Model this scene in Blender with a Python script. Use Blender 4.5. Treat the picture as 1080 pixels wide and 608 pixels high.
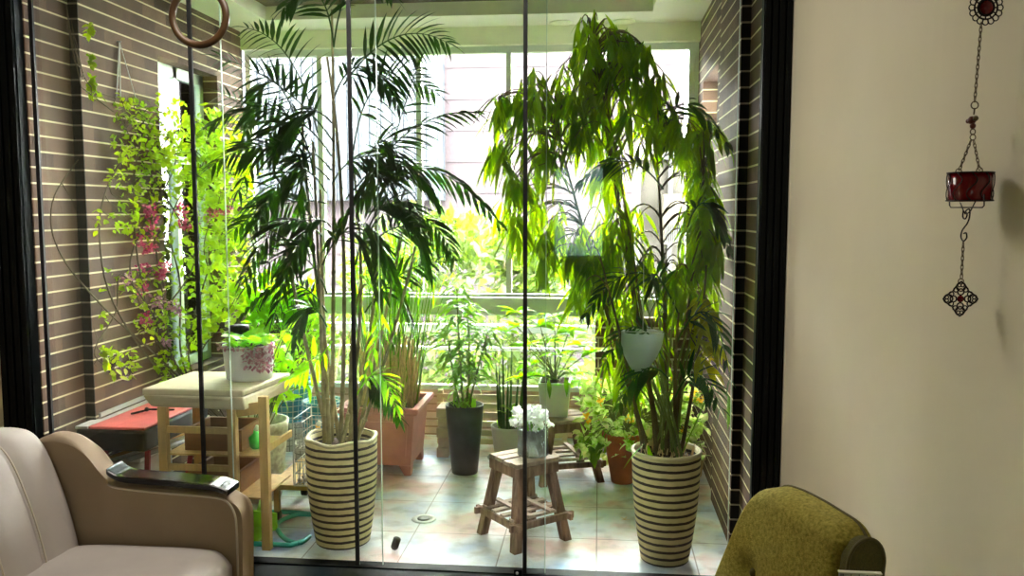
import bpy, math, random
from mathutils import Vector, Matrix, noise
random.seed(7)
R = math.radians
C = bpy.context.scene.collection
for o in list(bpy.data.objects): bpy.data.objects.remove(o)
V = Vector

# ------------------------------------------------------------------ camera, sky, exposure
F, YAW, PIT, EYE = 900.0, R(5.84), R(5.14), 1.45
cam_d = bpy.data.cameras.new('camera'); cam = bpy.data.objects.new('camera', cam_d); C.objects.link(cam)
cam.location = (0, 0, EYE); cam.rotation_euler = (R(90) - PIT, 0, YAW)
cam_d.sensor_width = 36; cam_d.lens = F / 1080 * 36; cam_d.clip_start = 0.05; cam_d.clip_end = 200
bpy.context.scene.camera = cam

w = bpy.data.worlds.new('sky'); bpy.context.scene.world = w; w.use_nodes = True
bg = w.node_tree.nodes['Background']; bg.inputs[0].default_value = (1.0, 0.985, 0.955, 1); bg.inputs[1].default_value = 30.0

sd = bpy.data.lights.new('soft_sun', 'SUN'); sun = bpy.data.objects.new('soft_sun', sd); C.objects.link(sun)
sun.rotation_euler = (R(52), R(8), R(20)); sd.energy = 3.0; sd.angle = R(30); sd.color = (1, 0.97, 0.9)

ld = bpy.data.lights.new('added_room_fill', 'AREA'); lamp = bpy.data.objects.new('added_room_fill', ld); C.objects.link(lamp)
lamp.location = (-1.0, 2.72, 2.72); ld.shape = 'RECTANGLE'; ld.size = 1.3; ld.size_y = 0.8; ld.energy = 11.5; ld.color = (1, 0.95, 0.86)  # fill light added out of view to brighten the sofa and right wall

vs = bpy.context.scene.view_settings
vs.view_transform = 'Standard'; vs.look = 'None'; vs.gamma = 1; vs.use_curve_mapping = False; vs.exposure = 1.38

# ------------------------------------------------------------------ pixel -> world at a chosen real depth
_M = cam.rotation_euler.to_matrix()
def ray(px, py): return _M @ V(((px - 540) / F, -(py - 304) / F, -1))
def U(px, py, Y): r = ray(px, py); t = Y / r.y; return V((r.x * t, Y, EYE + r.z * t))
def Z(px, py, z=0.0): r = ray(px, py); t = (z - EYE) / r.z; return V((r.x * t, r.y * t, z))
def XX(px, py, x): r = ray(px, py); t = x / r.x; return V((x, r.y * t, EYE + r.z * t))

# ------------------------------------------------------------------ materials
def newmat(name):
    m = bpy.data.materials.new(name); m.use_nodes = True
    return m, m.node_tree, m.node_tree.nodes['Principled BSDF']
def N(t, kind, **kw):
    n = t.nodes.new(kind)
    for k, v in kw.items():
        if isinstance(k, str) and hasattr(n, k) and k not in ('inputs',): setattr(n, k, v)
    return n
def ramp(t, stops):
    r = t.nodes.new('ShaderNodeValToRGB'); e = r.color_ramp.elements
    while len(e) < len(stops): e.new(0.5)
    for i, (p, c) in enumerate(stops): e[i].position = p; e[i].color = (*c, 1)
    return r
def lin(c): return tuple(((x / 255) / 12.92 if x / 255 <= 0.04045 else ((x / 255 + 0.055) / 1.055) ** 2.4) for x in c)
def mat(name, rgb, rough=0.6, metal=0.0, var=0.12, scale=12.0, bump=0.0, bscale=60.0, spec=None, detail=4, stretch=None, rgb2=None):
    m, t, b = newmat(name); c = lin(rgb)
    tc = t.nodes.new('ShaderNodeTexCoord'); mp = t.nodes.new('ShaderNodeMapping'); t.links.new(tc.outputs['Object'], mp.inputs[0])
    if stretch: mp.inputs['Scale'].default_value = stretch
    n = t.nodes.new('ShaderNodeTexNoise'); n.inputs['Scale'].default_value = scale; n.inputs['Detail'].default_value = detail
    t.links.new(mp.outputs[0], n.inputs['Vector'])
    lo = tuple(x * (1 - var) for x in c); hi = lin(rgb2) if rgb2 else tuple(min(1, x * (1 + var)) for x in c)
    r = ramp(t, [(0.3, lo), (0.7, hi)]); t.links.new(n.outputs['Fac'], r.inputs[0]); t.links.new(r.outputs[0], b.inputs['Base Color'])
    b.inputs['Roughness'].default_value = rough; b.inputs['Metallic'].default_value = metal
    if spec is not None: b.inputs['Specular IOR Level'].default_value = spec
    if bump:
        n2 = t.nodes.new('ShaderNodeTexNoise'); n2.inputs['Scale'].default_value = bscale; n2.inputs['Detail'].default_value = 5
        t.links.new(mp.outputs[0], n2.inputs['Vector'])
        bp = t.nodes.new('ShaderNodeBump'); bp.inputs['Strength'].default_value = bump; bp.inputs['Distance'].default_value = 0.01
        t.links.new(n2.outputs['Fac'], bp.inputs['Height']); t.links.new(bp.outputs[0], b.inputs['Normal'])
    return m
def leafmat(name, rgb, rgb2, trans=0.5, rough=0.4, scale=5):
    m, t, b = newmat(name)
    tc = t.nodes.new('ShaderNodeTexCoord'); n = t.nodes.new('ShaderNodeTexNoise'); n.inputs['Scale'].default_value = scale
    n.inputs['Detail'].default_value = 6; t.links.new(tc.outputs['Object'], n.inputs['Vector'])
    r = ramp(t, [(0.35, lin(rgb)), (0.65, lin(rgb2))]); t.links.new(n.outputs['Fac'], r.inputs[0])
    t.links.new(r.outputs[0], b.inputs['Base Color']); b.inputs['Roughness'].default_value = rough
    tr = t.nodes.new('ShaderNodeBsdfTranslucent'); mx = t.nodes.new('ShaderNodeMixShader'); mx.inputs[0].default_value = trans
    hs = t.nodes.new('ShaderNodeHueSaturation'); hs.inputs['Saturation'].default_value = 1.25; hs.inputs['Value'].default_value = 2.0; hs.inputs['Hue'].default_value = 0.485
    t.links.new(r.outputs[0], hs.inputs['Color']); t.links.new(hs.outputs[0], tr.inputs[0])
    t.links.new(b.outputs[0], mx.inputs[1]); t.links.new(tr.outputs[0], mx.inputs[2])
    t.links.new(mx.outputs[0], t.nodes['Material Output'].inputs[0])
    return m
def glassmat(name, tint=(0.97, 0.99, 0.98), haze=0.0, fres=1.45):
    m, t, b = newmat(name); t.nodes.remove(b)
    tr = t.nodes.new('ShaderNodeBsdfTransparent'); tr.inputs[0].default_value = (*tint, 1)
    gl = t.nodes.new('ShaderNodeBsdfGlossy'); gl.inputs['Roughness'].default_value = 0.0
    fr = t.nodes.new('ShaderNodeFresnel'); fr.inputs[0].default_value = fres
    mx = t.nodes.new('ShaderNodeMixShader'); t.links.new(fr.outputs[0], mx.inputs[0]); t.links.new(tr.outputs[0], mx.inputs[1]); t.links.new(gl.outputs[0], mx.inputs[2])
    out = mx
    if haze:
        df = t.nodes.new('ShaderNodeBsdfTranslucent'); df.inputs[0].default_value = (0.9, 0.95, 0.93, 1)
        m2 = t.nodes.new('ShaderNodeMixShader'); m2.inputs[0].default_value = haze
        t.links.new(mx.outputs[0], m2.inputs[1]); t.links.new(df.outputs[0], m2.inputs[2]); out = m2
    t.links.new(out.outputs[0], t.nodes['Material Output'].inputs[0]); return m
def brickmat(name, axis, c1, c2, mortar, course=0.0655, blen=0.23, mw=0.12, zoff=0.0, vj=0.0):
    """axis: 'Y' for walls facing X, 'X' for walls facing Y.  bold bed joints, tight head joints"""
    m, t, b = newmat(name); tc = t.nodes.new('ShaderNodeTexCoord'); sp = t.nodes.new('ShaderNodeSeparateXYZ')
    t.links.new(tc.outputs['Object'], sp.inputs[0]); cb = t.nodes.new('ShaderNodeCombineXYZ')
    t.links.new(sp.outputs[axis], cb.inputs[0])
    ad = t.nodes.new('ShaderNodeMath'); ad.operation = 'ADD'; ad.inputs[1].default_value = zoff
    t.links.new(sp.outputs['Z'], ad.inputs[0]); t.links.new(ad.outputs[0], cb.inputs[1])
    br = t.nodes.new('ShaderNodeTexBrick'); t.links.new(cb.outputs[0], br.inputs['Vector'])
    br.inputs['Scale'].default_value = 1; br.inputs['Mortar Size'].default_value = vj; br.inputs['Brick Width'].default_value = blen
    br.inputs['Row Height'].default_value = course; br.inputs['Color1'].default_value = (*lin(c1), 1); br.inputs['Color2'].default_value = (*lin(c2), 1)
    br.inputs['Mortar'].default_value = (*lin(mortar), 1); br.inputs['Bias'].default_value = 0.0
    dv = t.nodes.new('ShaderNodeMath'); dv.operation = 'DIVIDE'; dv.inputs[1].default_value = course; t.links.new(ad.outputs[0], dv.inputs[0])
    fr = t.nodes.new('ShaderNodeMath'); fr.operation = 'FRACT'; t.links.new(dv.outputs[0], fr.inputs[0])
    lt = t.nodes.new('ShaderNodeMath'); lt.operation = 'LESS_THAN'; lt.inputs[1].default_value = mw; t.links.new(fr.outputs[0], lt.inputs[0])
    nz = t.nodes.new('ShaderNodeTexNoise'); nz.inputs['Scale'].default_value = 9; nz.inputs['Detail'].default_value = 6; t.links.new(tc.outputs['Object'], nz.inputs[0])
    mm = t.nodes.new('ShaderNodeMix'); mm.data_type = 'RGBA'; mm.blend_type = 'MULTIPLY'; mm.inputs[0].default_value = 1
    rr = ramp(t, [(0.3, (0.75,) * 3), (0.7, (1.15,) * 3)]); t.links.new(nz.outputs['Fac'], rr.inputs[0])
    t.links.new(br.outputs['Color'], mm.inputs[6]); t.links.new(rr.outputs[0], mm.inputs[7])
    mx = t.nodes.new('ShaderNodeMix'); mx.data_type = 'RGBA'; t.links.new(lt.outputs[0], mx.inputs[0])
    t.links.new(mm.outputs[2], mx.inputs[6]); mx.inputs[7].default_value = (*lin(mortar), 1)
    t.links.new(mx.outputs[2], b.inputs['Base Color']); b.inputs['Roughness'].default_value = 0.85
    bp = t.nodes.new('ShaderNodeBump'); bp.inputs['Strength'].default_value = 0.25; bp.inputs['Distance'].default_value = 0.004
    t.links.new(nz.outputs['Fac'], bp.inputs['Height']); t.links.new(bp.outputs[0], b.inputs['Normal'])
    return m
def tilemat(name):
    m, t, b = newmat(name); tc = t.nodes.new('ShaderNodeTexCoord')
    br = t.nodes.new('ShaderNodeTexBrick'); t.links.new(tc.outputs['Object'], br.inputs['Vector']); br.offset = 0
    br.inputs['Scale'].default_value = 1; br.inputs['Mortar Size'].default_value = 0.003; br.inputs['Brick Width'].default_value = 0.41; br.inputs['Row Height'].default_value = 0.41
    br.inputs['Color1'].default_value = (*lin((242, 242, 245)), 1); br.inputs['Color2'].default_value = (*lin((226, 226, 232)), 1); br.inputs['Mortar'].default_value = (*lin((160, 152, 150)), 1)
    n1 = t.nodes.new('ShaderNodeTexNoise'); n1.inputs['Scale'].default_value = 2.6; n1.inputs['Detail'].default_value = 5; t.links.new(tc.outputs['Object'], n1.inputs[0])
    r1 = ramp(t, [(0.3, lin((160, 196, 240))), (0.43, lin((226, 234, 245))), (0.52, (1, 0.97, 0.95)), (0.62, lin((250, 206, 198))), (0.74, lin((236, 222, 186)))])
    t.links.new(n1.outputs['Fac'], r1.inputs[0])
    mm = t.nodes.new('ShaderNodeMix'); mm.data_type = 'RGBA'; mm.blend_type = 'MULTIPLY'; mm.inputs[0].default_value = 1
    t.links.new(br.outputs['Color'], mm.inputs[6]); t.links.new(r1.outputs[0], mm.inputs[7])
    n2 = t.nodes.new('ShaderNodeTexNoise'); n2.inputs['Scale'].default_value = 11; n2.inputs['Detail'].default_value = 8; t.links.new(tc.outputs['Object'], n2.inputs[0])
    r2 = ramp(t, [(0.33, (0.66, 0.62, 0.58)), (0.5, (1, 1, 1))]); t.links.new(n2.outputs['Fac'], r2.inputs[0])
    m3 = t.nodes.new('ShaderNodeMix'); m3.data_type = 'RGBA'; m3.blend_type = 'MULTIPLY'; m3.inputs[0].default_value = 0.8
    t.links.new(mm.outputs[2], m3.inputs[6]); t.links.new(r2.outputs[0], m3.inputs[7]); t.links.new(m3.outputs[2], b.inputs['Base Color'])
    b.inputs['Roughness'].default_value = 0.32
    return m
def ringsmat(name, base, band, n_bands, h, z0=0.0, duty=0.3):
    m, t, b = newmat(name); tc = t.nodes.new('ShaderNodeTexCoord'); sp = t.nodes.new('ShaderNodeSeparateXYZ'); t.links.new(tc.outputs['Object'], sp.inputs[0])
    nz = t.nodes.new('ShaderNodeTexNoise'); nz.inputs['Scale'].default_value = 25; nz.inputs['Detail'].default_value = 6; t.links.new(tc.outputs['Object'], nz.inputs[0])
    a = t.nodes.new('ShaderNodeMath'); a.operation = 'MULTIPLY_ADD'; a.inputs[1].default_value = n_bands / h
    t.links.new(sp.outputs['Z'], a.inputs[0])
    s = t.nodes.new('ShaderNodeMath'); s.operation = 'MULTIPLY'; s.inputs[1].default_value = 0.16; t.links.new(nz.outputs['Fac'], s.inputs[0]); t.links.new(s.outputs[0], a.inputs[2])
    f = t.nodes.new('ShaderNodeMath'); f.operation = 'FRACT'; t.links.new(a.outputs[0], f.inputs[0])
    r = ramp(t, [(0, lin(band)), (duty, lin(band)), (duty + 0.05, lin(base)), (0.97, lin(base)), (1, lin(band))]); t.links.new(f.outputs[0], r.inputs[0])
    rr = ramp(t, [(0.3, (0.82, 0.8, 0.76)), (0.7, (1, 1, 1))]); t.links.new(nz.outputs['Fac'], rr.inputs[0])
    mm = t.nodes.new('ShaderNodeMix'); mm.data_type = 'RGBA'; mm.blend_type = 'MULTIPLY'; mm.inputs[0].default_value = 1
    t.links.new(r.outputs[0], mm.inputs[6]); t.links.new(rr.outputs[0], mm.inputs[7]); t.links.new(mm.outputs[2], b.inputs['Base Color'])
    b.inputs['Roughness'].default_value = 0.55
    return m
def mosaicmat(name, colors, grout, s=0.035):
    m, t, b = newmat(name); tc = t.nodes.new('ShaderNodeTexCoord'); mp = t.nodes.new('ShaderNodeMapping')
    t.links.new(tc.outputs['UV'], mp.inputs[0]); br = t.nodes.new('ShaderNodeTexBrick'); br.offset = 0
    t.links.new(mp.outputs[0], br.inputs['Vector']); br.inputs['Scale'].default_value = 1; br.inputs['Brick Width'].default_value = s; br.inputs['Row Height'].default_value = s
    br.inputs['Mortar Size'].default_value = s * 0.07; br.inputs['Color1'].default_value = (*lin(colors[0]), 1); br.inputs['Color2'].default_value = (*lin(colors[1]), 1); br.inputs['Mortar'].default_value = (*lin(grout), 1)
    t.links.new(br.outputs['Color'], b.inputs['Base Color']); b.inputs['Roughness'].default_value = 0.3
    return m

M = dict(
    cream=mat('cream_paint', (224, 215, 188), 0.7, var=0.03, scale=3),
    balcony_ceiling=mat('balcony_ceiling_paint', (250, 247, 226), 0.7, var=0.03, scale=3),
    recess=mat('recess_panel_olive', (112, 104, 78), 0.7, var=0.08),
    cornice=mat('header_paint', (246, 246, 216), 0.6, var=0.04),
    black=mat('black_frame', (5, 8, 9), 0.55, var=0.2, spec=0.15),
    seal=mat('black_seal', (12, 13, 13), 0.6, var=0.2),
    edge=mat('glass_edge', (196, 212, 200), 0.3, var=0.1),
    glass=glassmat('clear_glass', haze=0.0), hglass=glassmat('hazy_glass', (0.94, 0.97, 0.96), 0.06),
    milk=glassmat('milky_reflection', (0.75, 0.8, 0.8), 0.6), tint=glassmat('tinted_pane', (0.16, 0.20, 0.19)), frost=glassmat('frosted_pane', (0.9, 0.93, 0.95), 0.55), winglass=glassmat('window_glass', (0.97, 0.99, 0.98)),
    alu=mat('window_aluminium', (224, 232, 218), 0.4, 0.0, var=0.04),
    tile=tilemat('balcony_tiles'),
    wood_floor=mat('room_floor_wood', (120, 92, 66), 0.45, var=0.25, scale=5, stretch=(1, 8, 1)),
    sofa=mat('sofa_velvet', (190, 181, 175), 0.75, var=0.06, scale=6, bump=0.15, bscale=14),
    sofa_arm=mat('sofa_arm_cloth', (164, 144, 120), 0.85, var=0.06, scale=6, bump=0.1, bscale=300),
    lacquer=mat('black_lacquer', (16, 13, 13), 0.12, var=0.1),
    olive=mat('olive_tweed', (146, 137, 36), 0.9, var=0.28, scale=150, bump=0.5, bscale=420, rgb2=(188, 172, 72)),
    olive_dark=mat('olive_side_cloth', (84, 78, 26), 0.8, var=0.2, scale=200, bump=0.3, bscale=400),
    piping=mat('piping', (92, 84, 40), 0.7, var=0.1),
    piping_pale=mat('seam_piping_pale', (210, 200, 184), 0.7, var=0.03),
    stripe=ringsmat('striped_glaze', (222, 206, 150), (46, 28, 20), 15, 0.47, duty=0.33),
    soil=mat('soil', (66, 48, 36), 0.95, var=0.4, scale=60, bump=0.8, bscale=90),
    rimclay=mat('pot_rim_cream', (206, 192, 150), 0.6, var=0.1),
    pinkpot=mat('dusty_pink_plastic', (196, 132, 118), 0.55, var=0.07),
    darkpot=mat('slate_black_glaze', (42, 48, 56), 0.3, var=0.3, scale=10, rgb2=(66, 72, 80)),
    whitepot=mat('white_ceramic', (228, 228, 226), 0.35, var=0.04),
    greypot=mat('grey_cement', (196, 192, 184), 0.8, var=0.1),
    terra=mat('terracotta', (172, 88, 48), 0.75, var=0.15),
    tanpot=mat('tan_ceramic', (200, 168, 120), 0.6, var=0.1),
    crackle=mat('crackled_cream', (240, 230, 208), 0.6, var=0.35, scale=40, detail=8),
    bluetile=mosaicmat('blue_mosaic', ((110, 196, 218), (44, 142, 162)), (214, 232, 232)),
    whitetile=mosaicmat('white_mosaic', ((220, 218, 208), (196, 196, 186)), (130, 130, 122)),
    wood=mat('pine', (206, 170, 108), 0.6, var=0.12, scale=6, stretch=(8, 8, 1), bump=0.1),
    wood_top=mat('pale_board', (208, 194, 158), 0.5, var=0.08, scale=6, stretch=(1, 8, 1)),
    drawer=mat('brown_ply', (150, 104, 64), 0.6, var=0.15, scale=5, stretch=(1, 1, 6)),
    oldwood=mat('weathered_wood', (112, 80, 60), 0.8, var=0.3, scale=8, stretch=(6, 6, 1), bump=0.3, rgb2=(164, 132, 108)),
    oldtop=mat('weathered_wood_top', (176, 152, 132), 0.7, var=0.25, scale=9, stretch=(2, 8, 1), bump=0.2),
    wire=mat('metal_wire', (200, 200, 196), 0.4, 0.6, var=0.05),
    red=mat('faded_red_plastic', (212, 98, 92), 0.5, var=0.15, scale=9), darkred=mat('dark_red_metal', (150, 24, 34), 0.4, var=0.1),
    char=mat('charcoal_box', (52, 58, 58), 0.6, var=0.25, scale=14),
    grey=mat('grey_metal', (150, 152, 150), 0.4, 0.3, var=0.1), white=mat('white_plastic', (235, 235, 232), 0.4, var=0.02),
    green=mat('green_plastic', (60, 210, 70), 0.4, var=0.1), lime=mat('lime_plastic', (150, 224, 30), 0.4, var=0.1), yellow=mat('yellow_plastic', (240, 190, 40), 0.4, var=0.05),
    hose=mat('teal_hose', (60, 182, 162), 0.4, var=0.08), pebble=mat('pebble', (196, 184, 166), 0.8, var=0.2, scale=30),
    ring=mat('ring_wood', (50, 33, 18), 0.3, var=0.3, scale=5, rgb2=(88, 62, 36)),
    strap=mat('strap', (60, 54, 46), 0.8),
    iron=mat('black_iron', (34, 24, 22), 0.45, 0.5, var=0.2), brass=mat('dark_brass', (110, 96, 70), 0.35, 0.7, var=0.1),
    redgem=mat('ruby_gem', (110, 8, 18), 0.1, var=0.2), bead=mat('brown_bead', (110, 52, 34), 0.3, var=0.2),
    cane=mat('cane', (150, 138, 98), 0.55, var=0.25, scale=20, rgb2=(178, 164, 120)), twig=mat('twig', (92, 80, 50), 0.8, var=0.3),
    gcane=mat('green_cane', (108, 124, 56), 0.5, var=0.2), reed=mat('dry_reed', (222, 192, 140), 0.7, var=0.25, scale=30), vine=mat('vine_bark', (96, 84, 62), 0.85, var=0.2),
    palm=leafmat('palm_leaf', (20, 48, 22), (46, 84, 34), 0.36), ficus=leafmat('ficus_leaf', (64, 104, 14), (134, 168, 38), 0.66, scale=2.2),
    ficus_y=leafmat('yellow_leaf', (140, 150, 30), (176, 170, 44), 0.55), bright=leafmat('bright_leaf', (104, 168, 30), (160, 205, 70), 0.55),
    vineleaf=leafmat('vine_leaf', (120, 160, 30), (168, 192, 66), 0.5), midleaf=leafmat('mid_leaf', (70, 126, 30), (116, 164, 50), 0.5),
    greyleaf=leafmat('glaucous_leaf', (84, 136, 56), (146, 184, 96), 0.5), darkleaf=leafmat('dark_leaf', (20, 60, 26), (40, 84, 30), 0.35),
    darkblade=leafmat('dark_blade', (44, 84, 40), (80, 120, 60), .2), varieg=leafmat('variegated_leaf', (112, 164, 36), (226, 232, 180), 0.5, scale=22),
    outleaf=leafmat('outdoor_leaf', (48, 66, 26), (72, 85, 44), 0.55, scale=2), pink=leafmat('pink_petals', (160, 56, 84), (196, 110, 130), 0.3, scale=20),
    mauve=leafmat('mauve_petals', (150, 104, 120), (186, 146, 156), 0.3, scale=20), whitefl=leafmat('white_petals', (238, 238, 238), (246, 246, 246), 0.4), yfl=leafmat('yellow_petals', (230, 200, 40), (240, 190, 60), 0.4),
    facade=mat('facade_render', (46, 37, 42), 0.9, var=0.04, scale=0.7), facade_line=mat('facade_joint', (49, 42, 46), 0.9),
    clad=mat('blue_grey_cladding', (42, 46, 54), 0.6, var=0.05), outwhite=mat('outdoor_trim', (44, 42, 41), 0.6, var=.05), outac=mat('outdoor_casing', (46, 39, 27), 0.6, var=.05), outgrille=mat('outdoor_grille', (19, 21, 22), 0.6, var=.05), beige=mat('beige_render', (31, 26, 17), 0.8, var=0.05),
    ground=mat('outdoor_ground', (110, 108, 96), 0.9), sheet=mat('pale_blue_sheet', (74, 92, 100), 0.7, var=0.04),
    purple=mat('clay_slab', (186, 168, 150), 0.85, var=0.15),
    ivory=mat('ivory_card', (232, 224, 208), 0.5, var=0.02), pattern=mosaicmat('black_white_weave', ((20, 20, 20), (210, 205, 195)), (120, 116, 108), 0.012),
    wallL=brickmat('brick_side', 'Y', (78, 58, 47), (118, 90, 70), (226, 214, 172), zoff=0.01, mw=0.12),
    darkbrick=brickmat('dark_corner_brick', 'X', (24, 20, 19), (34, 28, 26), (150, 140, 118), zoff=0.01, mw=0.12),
    wallB=brickmat('brick_back', 'X', (98, 80, 70), (126, 104, 88), (214, 206, 180), mw=0.12, vj=0.004),
    pale_brick=brickmat('pale_brick', 'X', (226, 206, 176), (206, 170, 148), (170, 140, 110), mw=0.2, course=0.05, blen=0.2),
)

# ------------------------------------------------------------------ mesh builder
class MB:
    def __init__(s): s.v = []; s.f = []; s.sm = []; s.uv = None
    def add(s, vs_, fs, smooth=False):
        b = len(s.v); s.v += [tuple(p) for p in vs_]; s.f += [tuple(b + i for i in f) for f in fs]; s.sm += [smooth] * len(fs)
    def box(s, x0, x1, y0, y1, z0, z1):
        s.hexa([(x0, y0), (x1, y0), (x1, y1), (x0, y1)], z0, z1)
        return s
    def hexa(s, q, z0, z1, q2=None):
        n = len(q); q2 = q2 or q
        a = sum(q[i][0] * q[(i + 1) % n][1] - q[(i + 1) % n][0] * q[i][1] for i in range(n))
        if a < 0: q = q[::-1]; q2 = q2[::-1]
        s.add([(x, y, z0) for x, y in q] + [(x, y, z1) for x, y in q2],
              [tuple(range(n))[::-1], tuple(range(n, 2 * n))] + [(i, (i + 1) % n, n + (i + 1) % n, n + i) for i in range(n)])
    def beam(s, a, b, w, h, up=V((0, 0, 1))):
        a, b = V(a), V(b); d = (b - a).normalized(); sd_ = d.cross(up)
        if sd_.length < 1e-3: sd_ = d.cross(V((1, 0, 0)))
        sd_.normalize(); u = sd_.cross(d); c = []
        for p in (a, b):
            for i, j in ((-1, -1), (1, -1), (1, 1), (-1, 1)): c.append(p + sd_ * (i * w / 2) + u * (j * h / 2))
        s.add(c, [(0, 1, 2, 3), (7, 6, 5, 4), (0, 4, 5, 1), (1, 5, 6, 2), (2, 6, 7, 3), (3, 7, 4, 0)])
    def tube(s, pts, r, n=8, r2=None, closed=False, cap=True):
        pts = [V(p) for p in pts]; m = len(pts); rings = []; prev = None
        for i, p in enumerate(pts):
            if closed: d = pts[(i + 1) % m] - pts[i - 1]
            else: d = pts[min(i + 1, m - 1)] - pts[max(i - 1, 0)]
            if d.length < 1e-9: d = V((0, 0, 1))
            d.normalize()
            if prev is None:
                u = d.cross(V((0, 0, 1)));
                if u.length < 0.1: u = d.cross(V((1, 0, 0)))
            else: u = prev - d * prev.dot(d)
            u.normalize(); prev = u; v = d.cross(u)
            rad = r if r2 is None else r + (r2 - r) * i / (m - 1)
            if callable(r): rad = r(i / (m - 1))
            rings.append([p + (u * math.cos(2 * math.pi * k / n) + v * math.sin(2 * math.pi * k / n)) * rad for k in range(n)])
        vv = [q for g in rings for q in g]; ff = []
        for i in range(m if closed else m - 1):
            j = (i + 1) % m
            for k in range(n): ff.append((i * n + k, i * n + (k + 1) % n, j * n + (k + 1) % n, j * n + k))
        if cap and not closed: ff.append(tuple(range(n))[::-1]); ff.append(tuple((m - 1) * n + k for k in range(n)))
        s.add(vv, ff, True)
    def lathe(s, prof, c=(0, 0), n=32, sq=None, wob=0.0):
        """prof list of (r,z); outside up then inside down gives walls"""
        vv = []; ff = []
        for r, z in prof:
            for k in range(n):
                a = 2 * math.pi * k / n; rr = r * (1 + wob * math.sin(3 * a + z * 9))
                vv.append((c[0] + rr * math.cos(a), c[1] + rr * math.sin(a), z))
        for i in range(len(prof) - 1):
            for k in range(n): ff.append((i * n + k, i * n + (k + 1) % n, (i + 1) * n + (k + 1) % n, (i + 1) * n + k))
        ff.append(tuple(range(n))[::-1]); L = len(prof) - 1
        ff.append(tuple(L * n + k for k in range(n)))
        s.add(vv, ff, True)
    def ball(s, c, r, n=10, sz=1.0, sx=1.0, sy=1.0):
        vv = []; ff = []; c = V(c)
        for i in range(1, n // 2):
            t = math.pi * i / (n // 2)
            for k in range(n):
                a = 2 * math.pi * k / n; vv.append(c + V((r * sx * math.sin(t) * math.cos(a), r * sy * math.sin(t) * math.sin(a), r * sz * math.cos(t))))
        m = n // 2 - 1
        for i in range(m - 1):
            for k in range(n): ff.append((i * n + k, (i + 1) * n + k, (i + 1) * n + (k + 1) % n, i * n + (k + 1) % n))
        top = len(vv); vv.append(c + V((0, 0, r * sz))); vv.append(c - V((0, 0, r * sz)))
        for k in range(n): ff.append((top, k, (k + 1) % n)); ff.append((top + 1, (m - 1) * n + (k + 1) % n, (m - 1) * n + k))
        s.add(vv, ff, True)
    def leaf(s, p, d, L, W, droop=0.3, roll=0.0, n=4, prof=0.75, fold=0.25, up=V((0, 0, 1))):
        p = V(p); d = V(d).normalized(); vv = []; ff = []
        sd_ = d.cross(up)
        if sd_.length < 0.05: sd_ = d.cross(V((1, 0.3, 0)))
        sd_.normalize()
        if roll: sd_ = Matrix.Rotation(roll, 3, d) @ sd_
        for i in range(n + 1):
            t = i / n; w_ = W * 0.5 * max(0.03, math.sin(math.pi * min(1, (t * 0.96 + 0.03)) ** prof))
            nrm = sd_.cross(d).normalized()
            vv += [p - sd_ * w_ + nrm * w_ * fold, p.copy(), p + sd_ * w_ + nrm * w_ * fold]
            p = p + d * (L / n); d = (d + V((0, 0, -1)) * droop / n).normalized(); sd_ = (sd_ - d * sd_.dot(d)).normalized()
        for i in range(n):
            a = i * 3; ff += [(a, a + 1, a + 4, a + 3), (a + 1, a + 2, a + 5, a + 4)]
        s.add(vv, ff, True)
    def build(s, name, m, parent=None, smooth=None, bevel=0, sub=0):
        o0 = V((0, 0, 0)); q = parent
        while q is not None: o0 = o0 + q.location; q = q.parent
        me = bpy.data.meshes.new(name)
        loc = V((0, 0, 0))
        if parent is None and getattr(s, 'org', None) is not None: loc = V(s.org)
        off = o0 + loc
        me.from_pydata([(x - off.x, y - off.y, z - off.z) for x, y, z in s.v], [], s.f)
        me.polygons.foreach_set('use_smooth', [x if smooth is None else smooth for x in s.sm])
        me.materials.append(m); me.update()
        o = bpy.data.objects.new(name, me); C.objects.link(o); o.location = loc
        if parent is not None: o.parent = parent
        if s.uv: s.uv(me, off)
        if bevel:
            b = o.modifiers.new('bevel', 'BEVEL'); b.width = bevel; b.segments = 2; b.limit_method = 'ANGLE'; b.angle_limit = R(40)
        if sub:
            b = o.modifiers.new('sub', 'SUBSURF'); b.levels = sub; b.render_levels = sub
        return o
def cyl_uv(c, r):
    def f(me, off):
        uv = me.uv_layers.new(name='uv')
        for pl in me.polygons:
            aa = [math.atan2(me.vertices[me.loops[l].vertex_index].co.y + off.y - c[1], me.vertices[me.loops[l].vertex_index].co.x + off.x - c[0]) for l in pl.loop_indices]
            if max(aa) - min(aa) > math.pi: aa = [a + 2 * math.pi if a < 0 else a for a in aa]
            for l, a in zip(pl.loop_indices, aa): uv.data[l].uv = (a * r, me.vertices[me.loops[l].vertex_index].co.z + off.z)
    return f
def tag(o, label=None, cat=None, group=None, kind=None):
    if label: o['label'] = label
    if cat: o['category'] = cat
    if group: o['group'] = group
    if kind: o['kind'] = kind
    return o
def thing(name, loc, label, cat, group=None):
    o = bpy.data.objects.new(name, None); C.objects.link(o); o.location = loc; o.empty_display_size = 0.1
    return tag(o, label, cat, group)
def B(*a): return MB().box(*a)
def struct(name, mb, m, parent=None, **k):
    o = mb.build(name, m, parent, **k)
    if parent is None: o['kind'] = 'structure'
    return o
def bez(a, b, c, n=12):
    """curve through a, b (middle) and c"""
    a, b, c = V(a), V(b), V(c); k = b * 2 - (a + c) / 2
    return [a * (1 - t) ** 2 + k * 2 * t * (1 - t) + c * t * t for t in [i / n for i in range(n + 1)]]
def rnd(a, b): return random.uniform(a, b)
def rv(): return V((rnd(-1, 1), rnd(-1, 1), rnd(-1, 1)))

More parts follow.
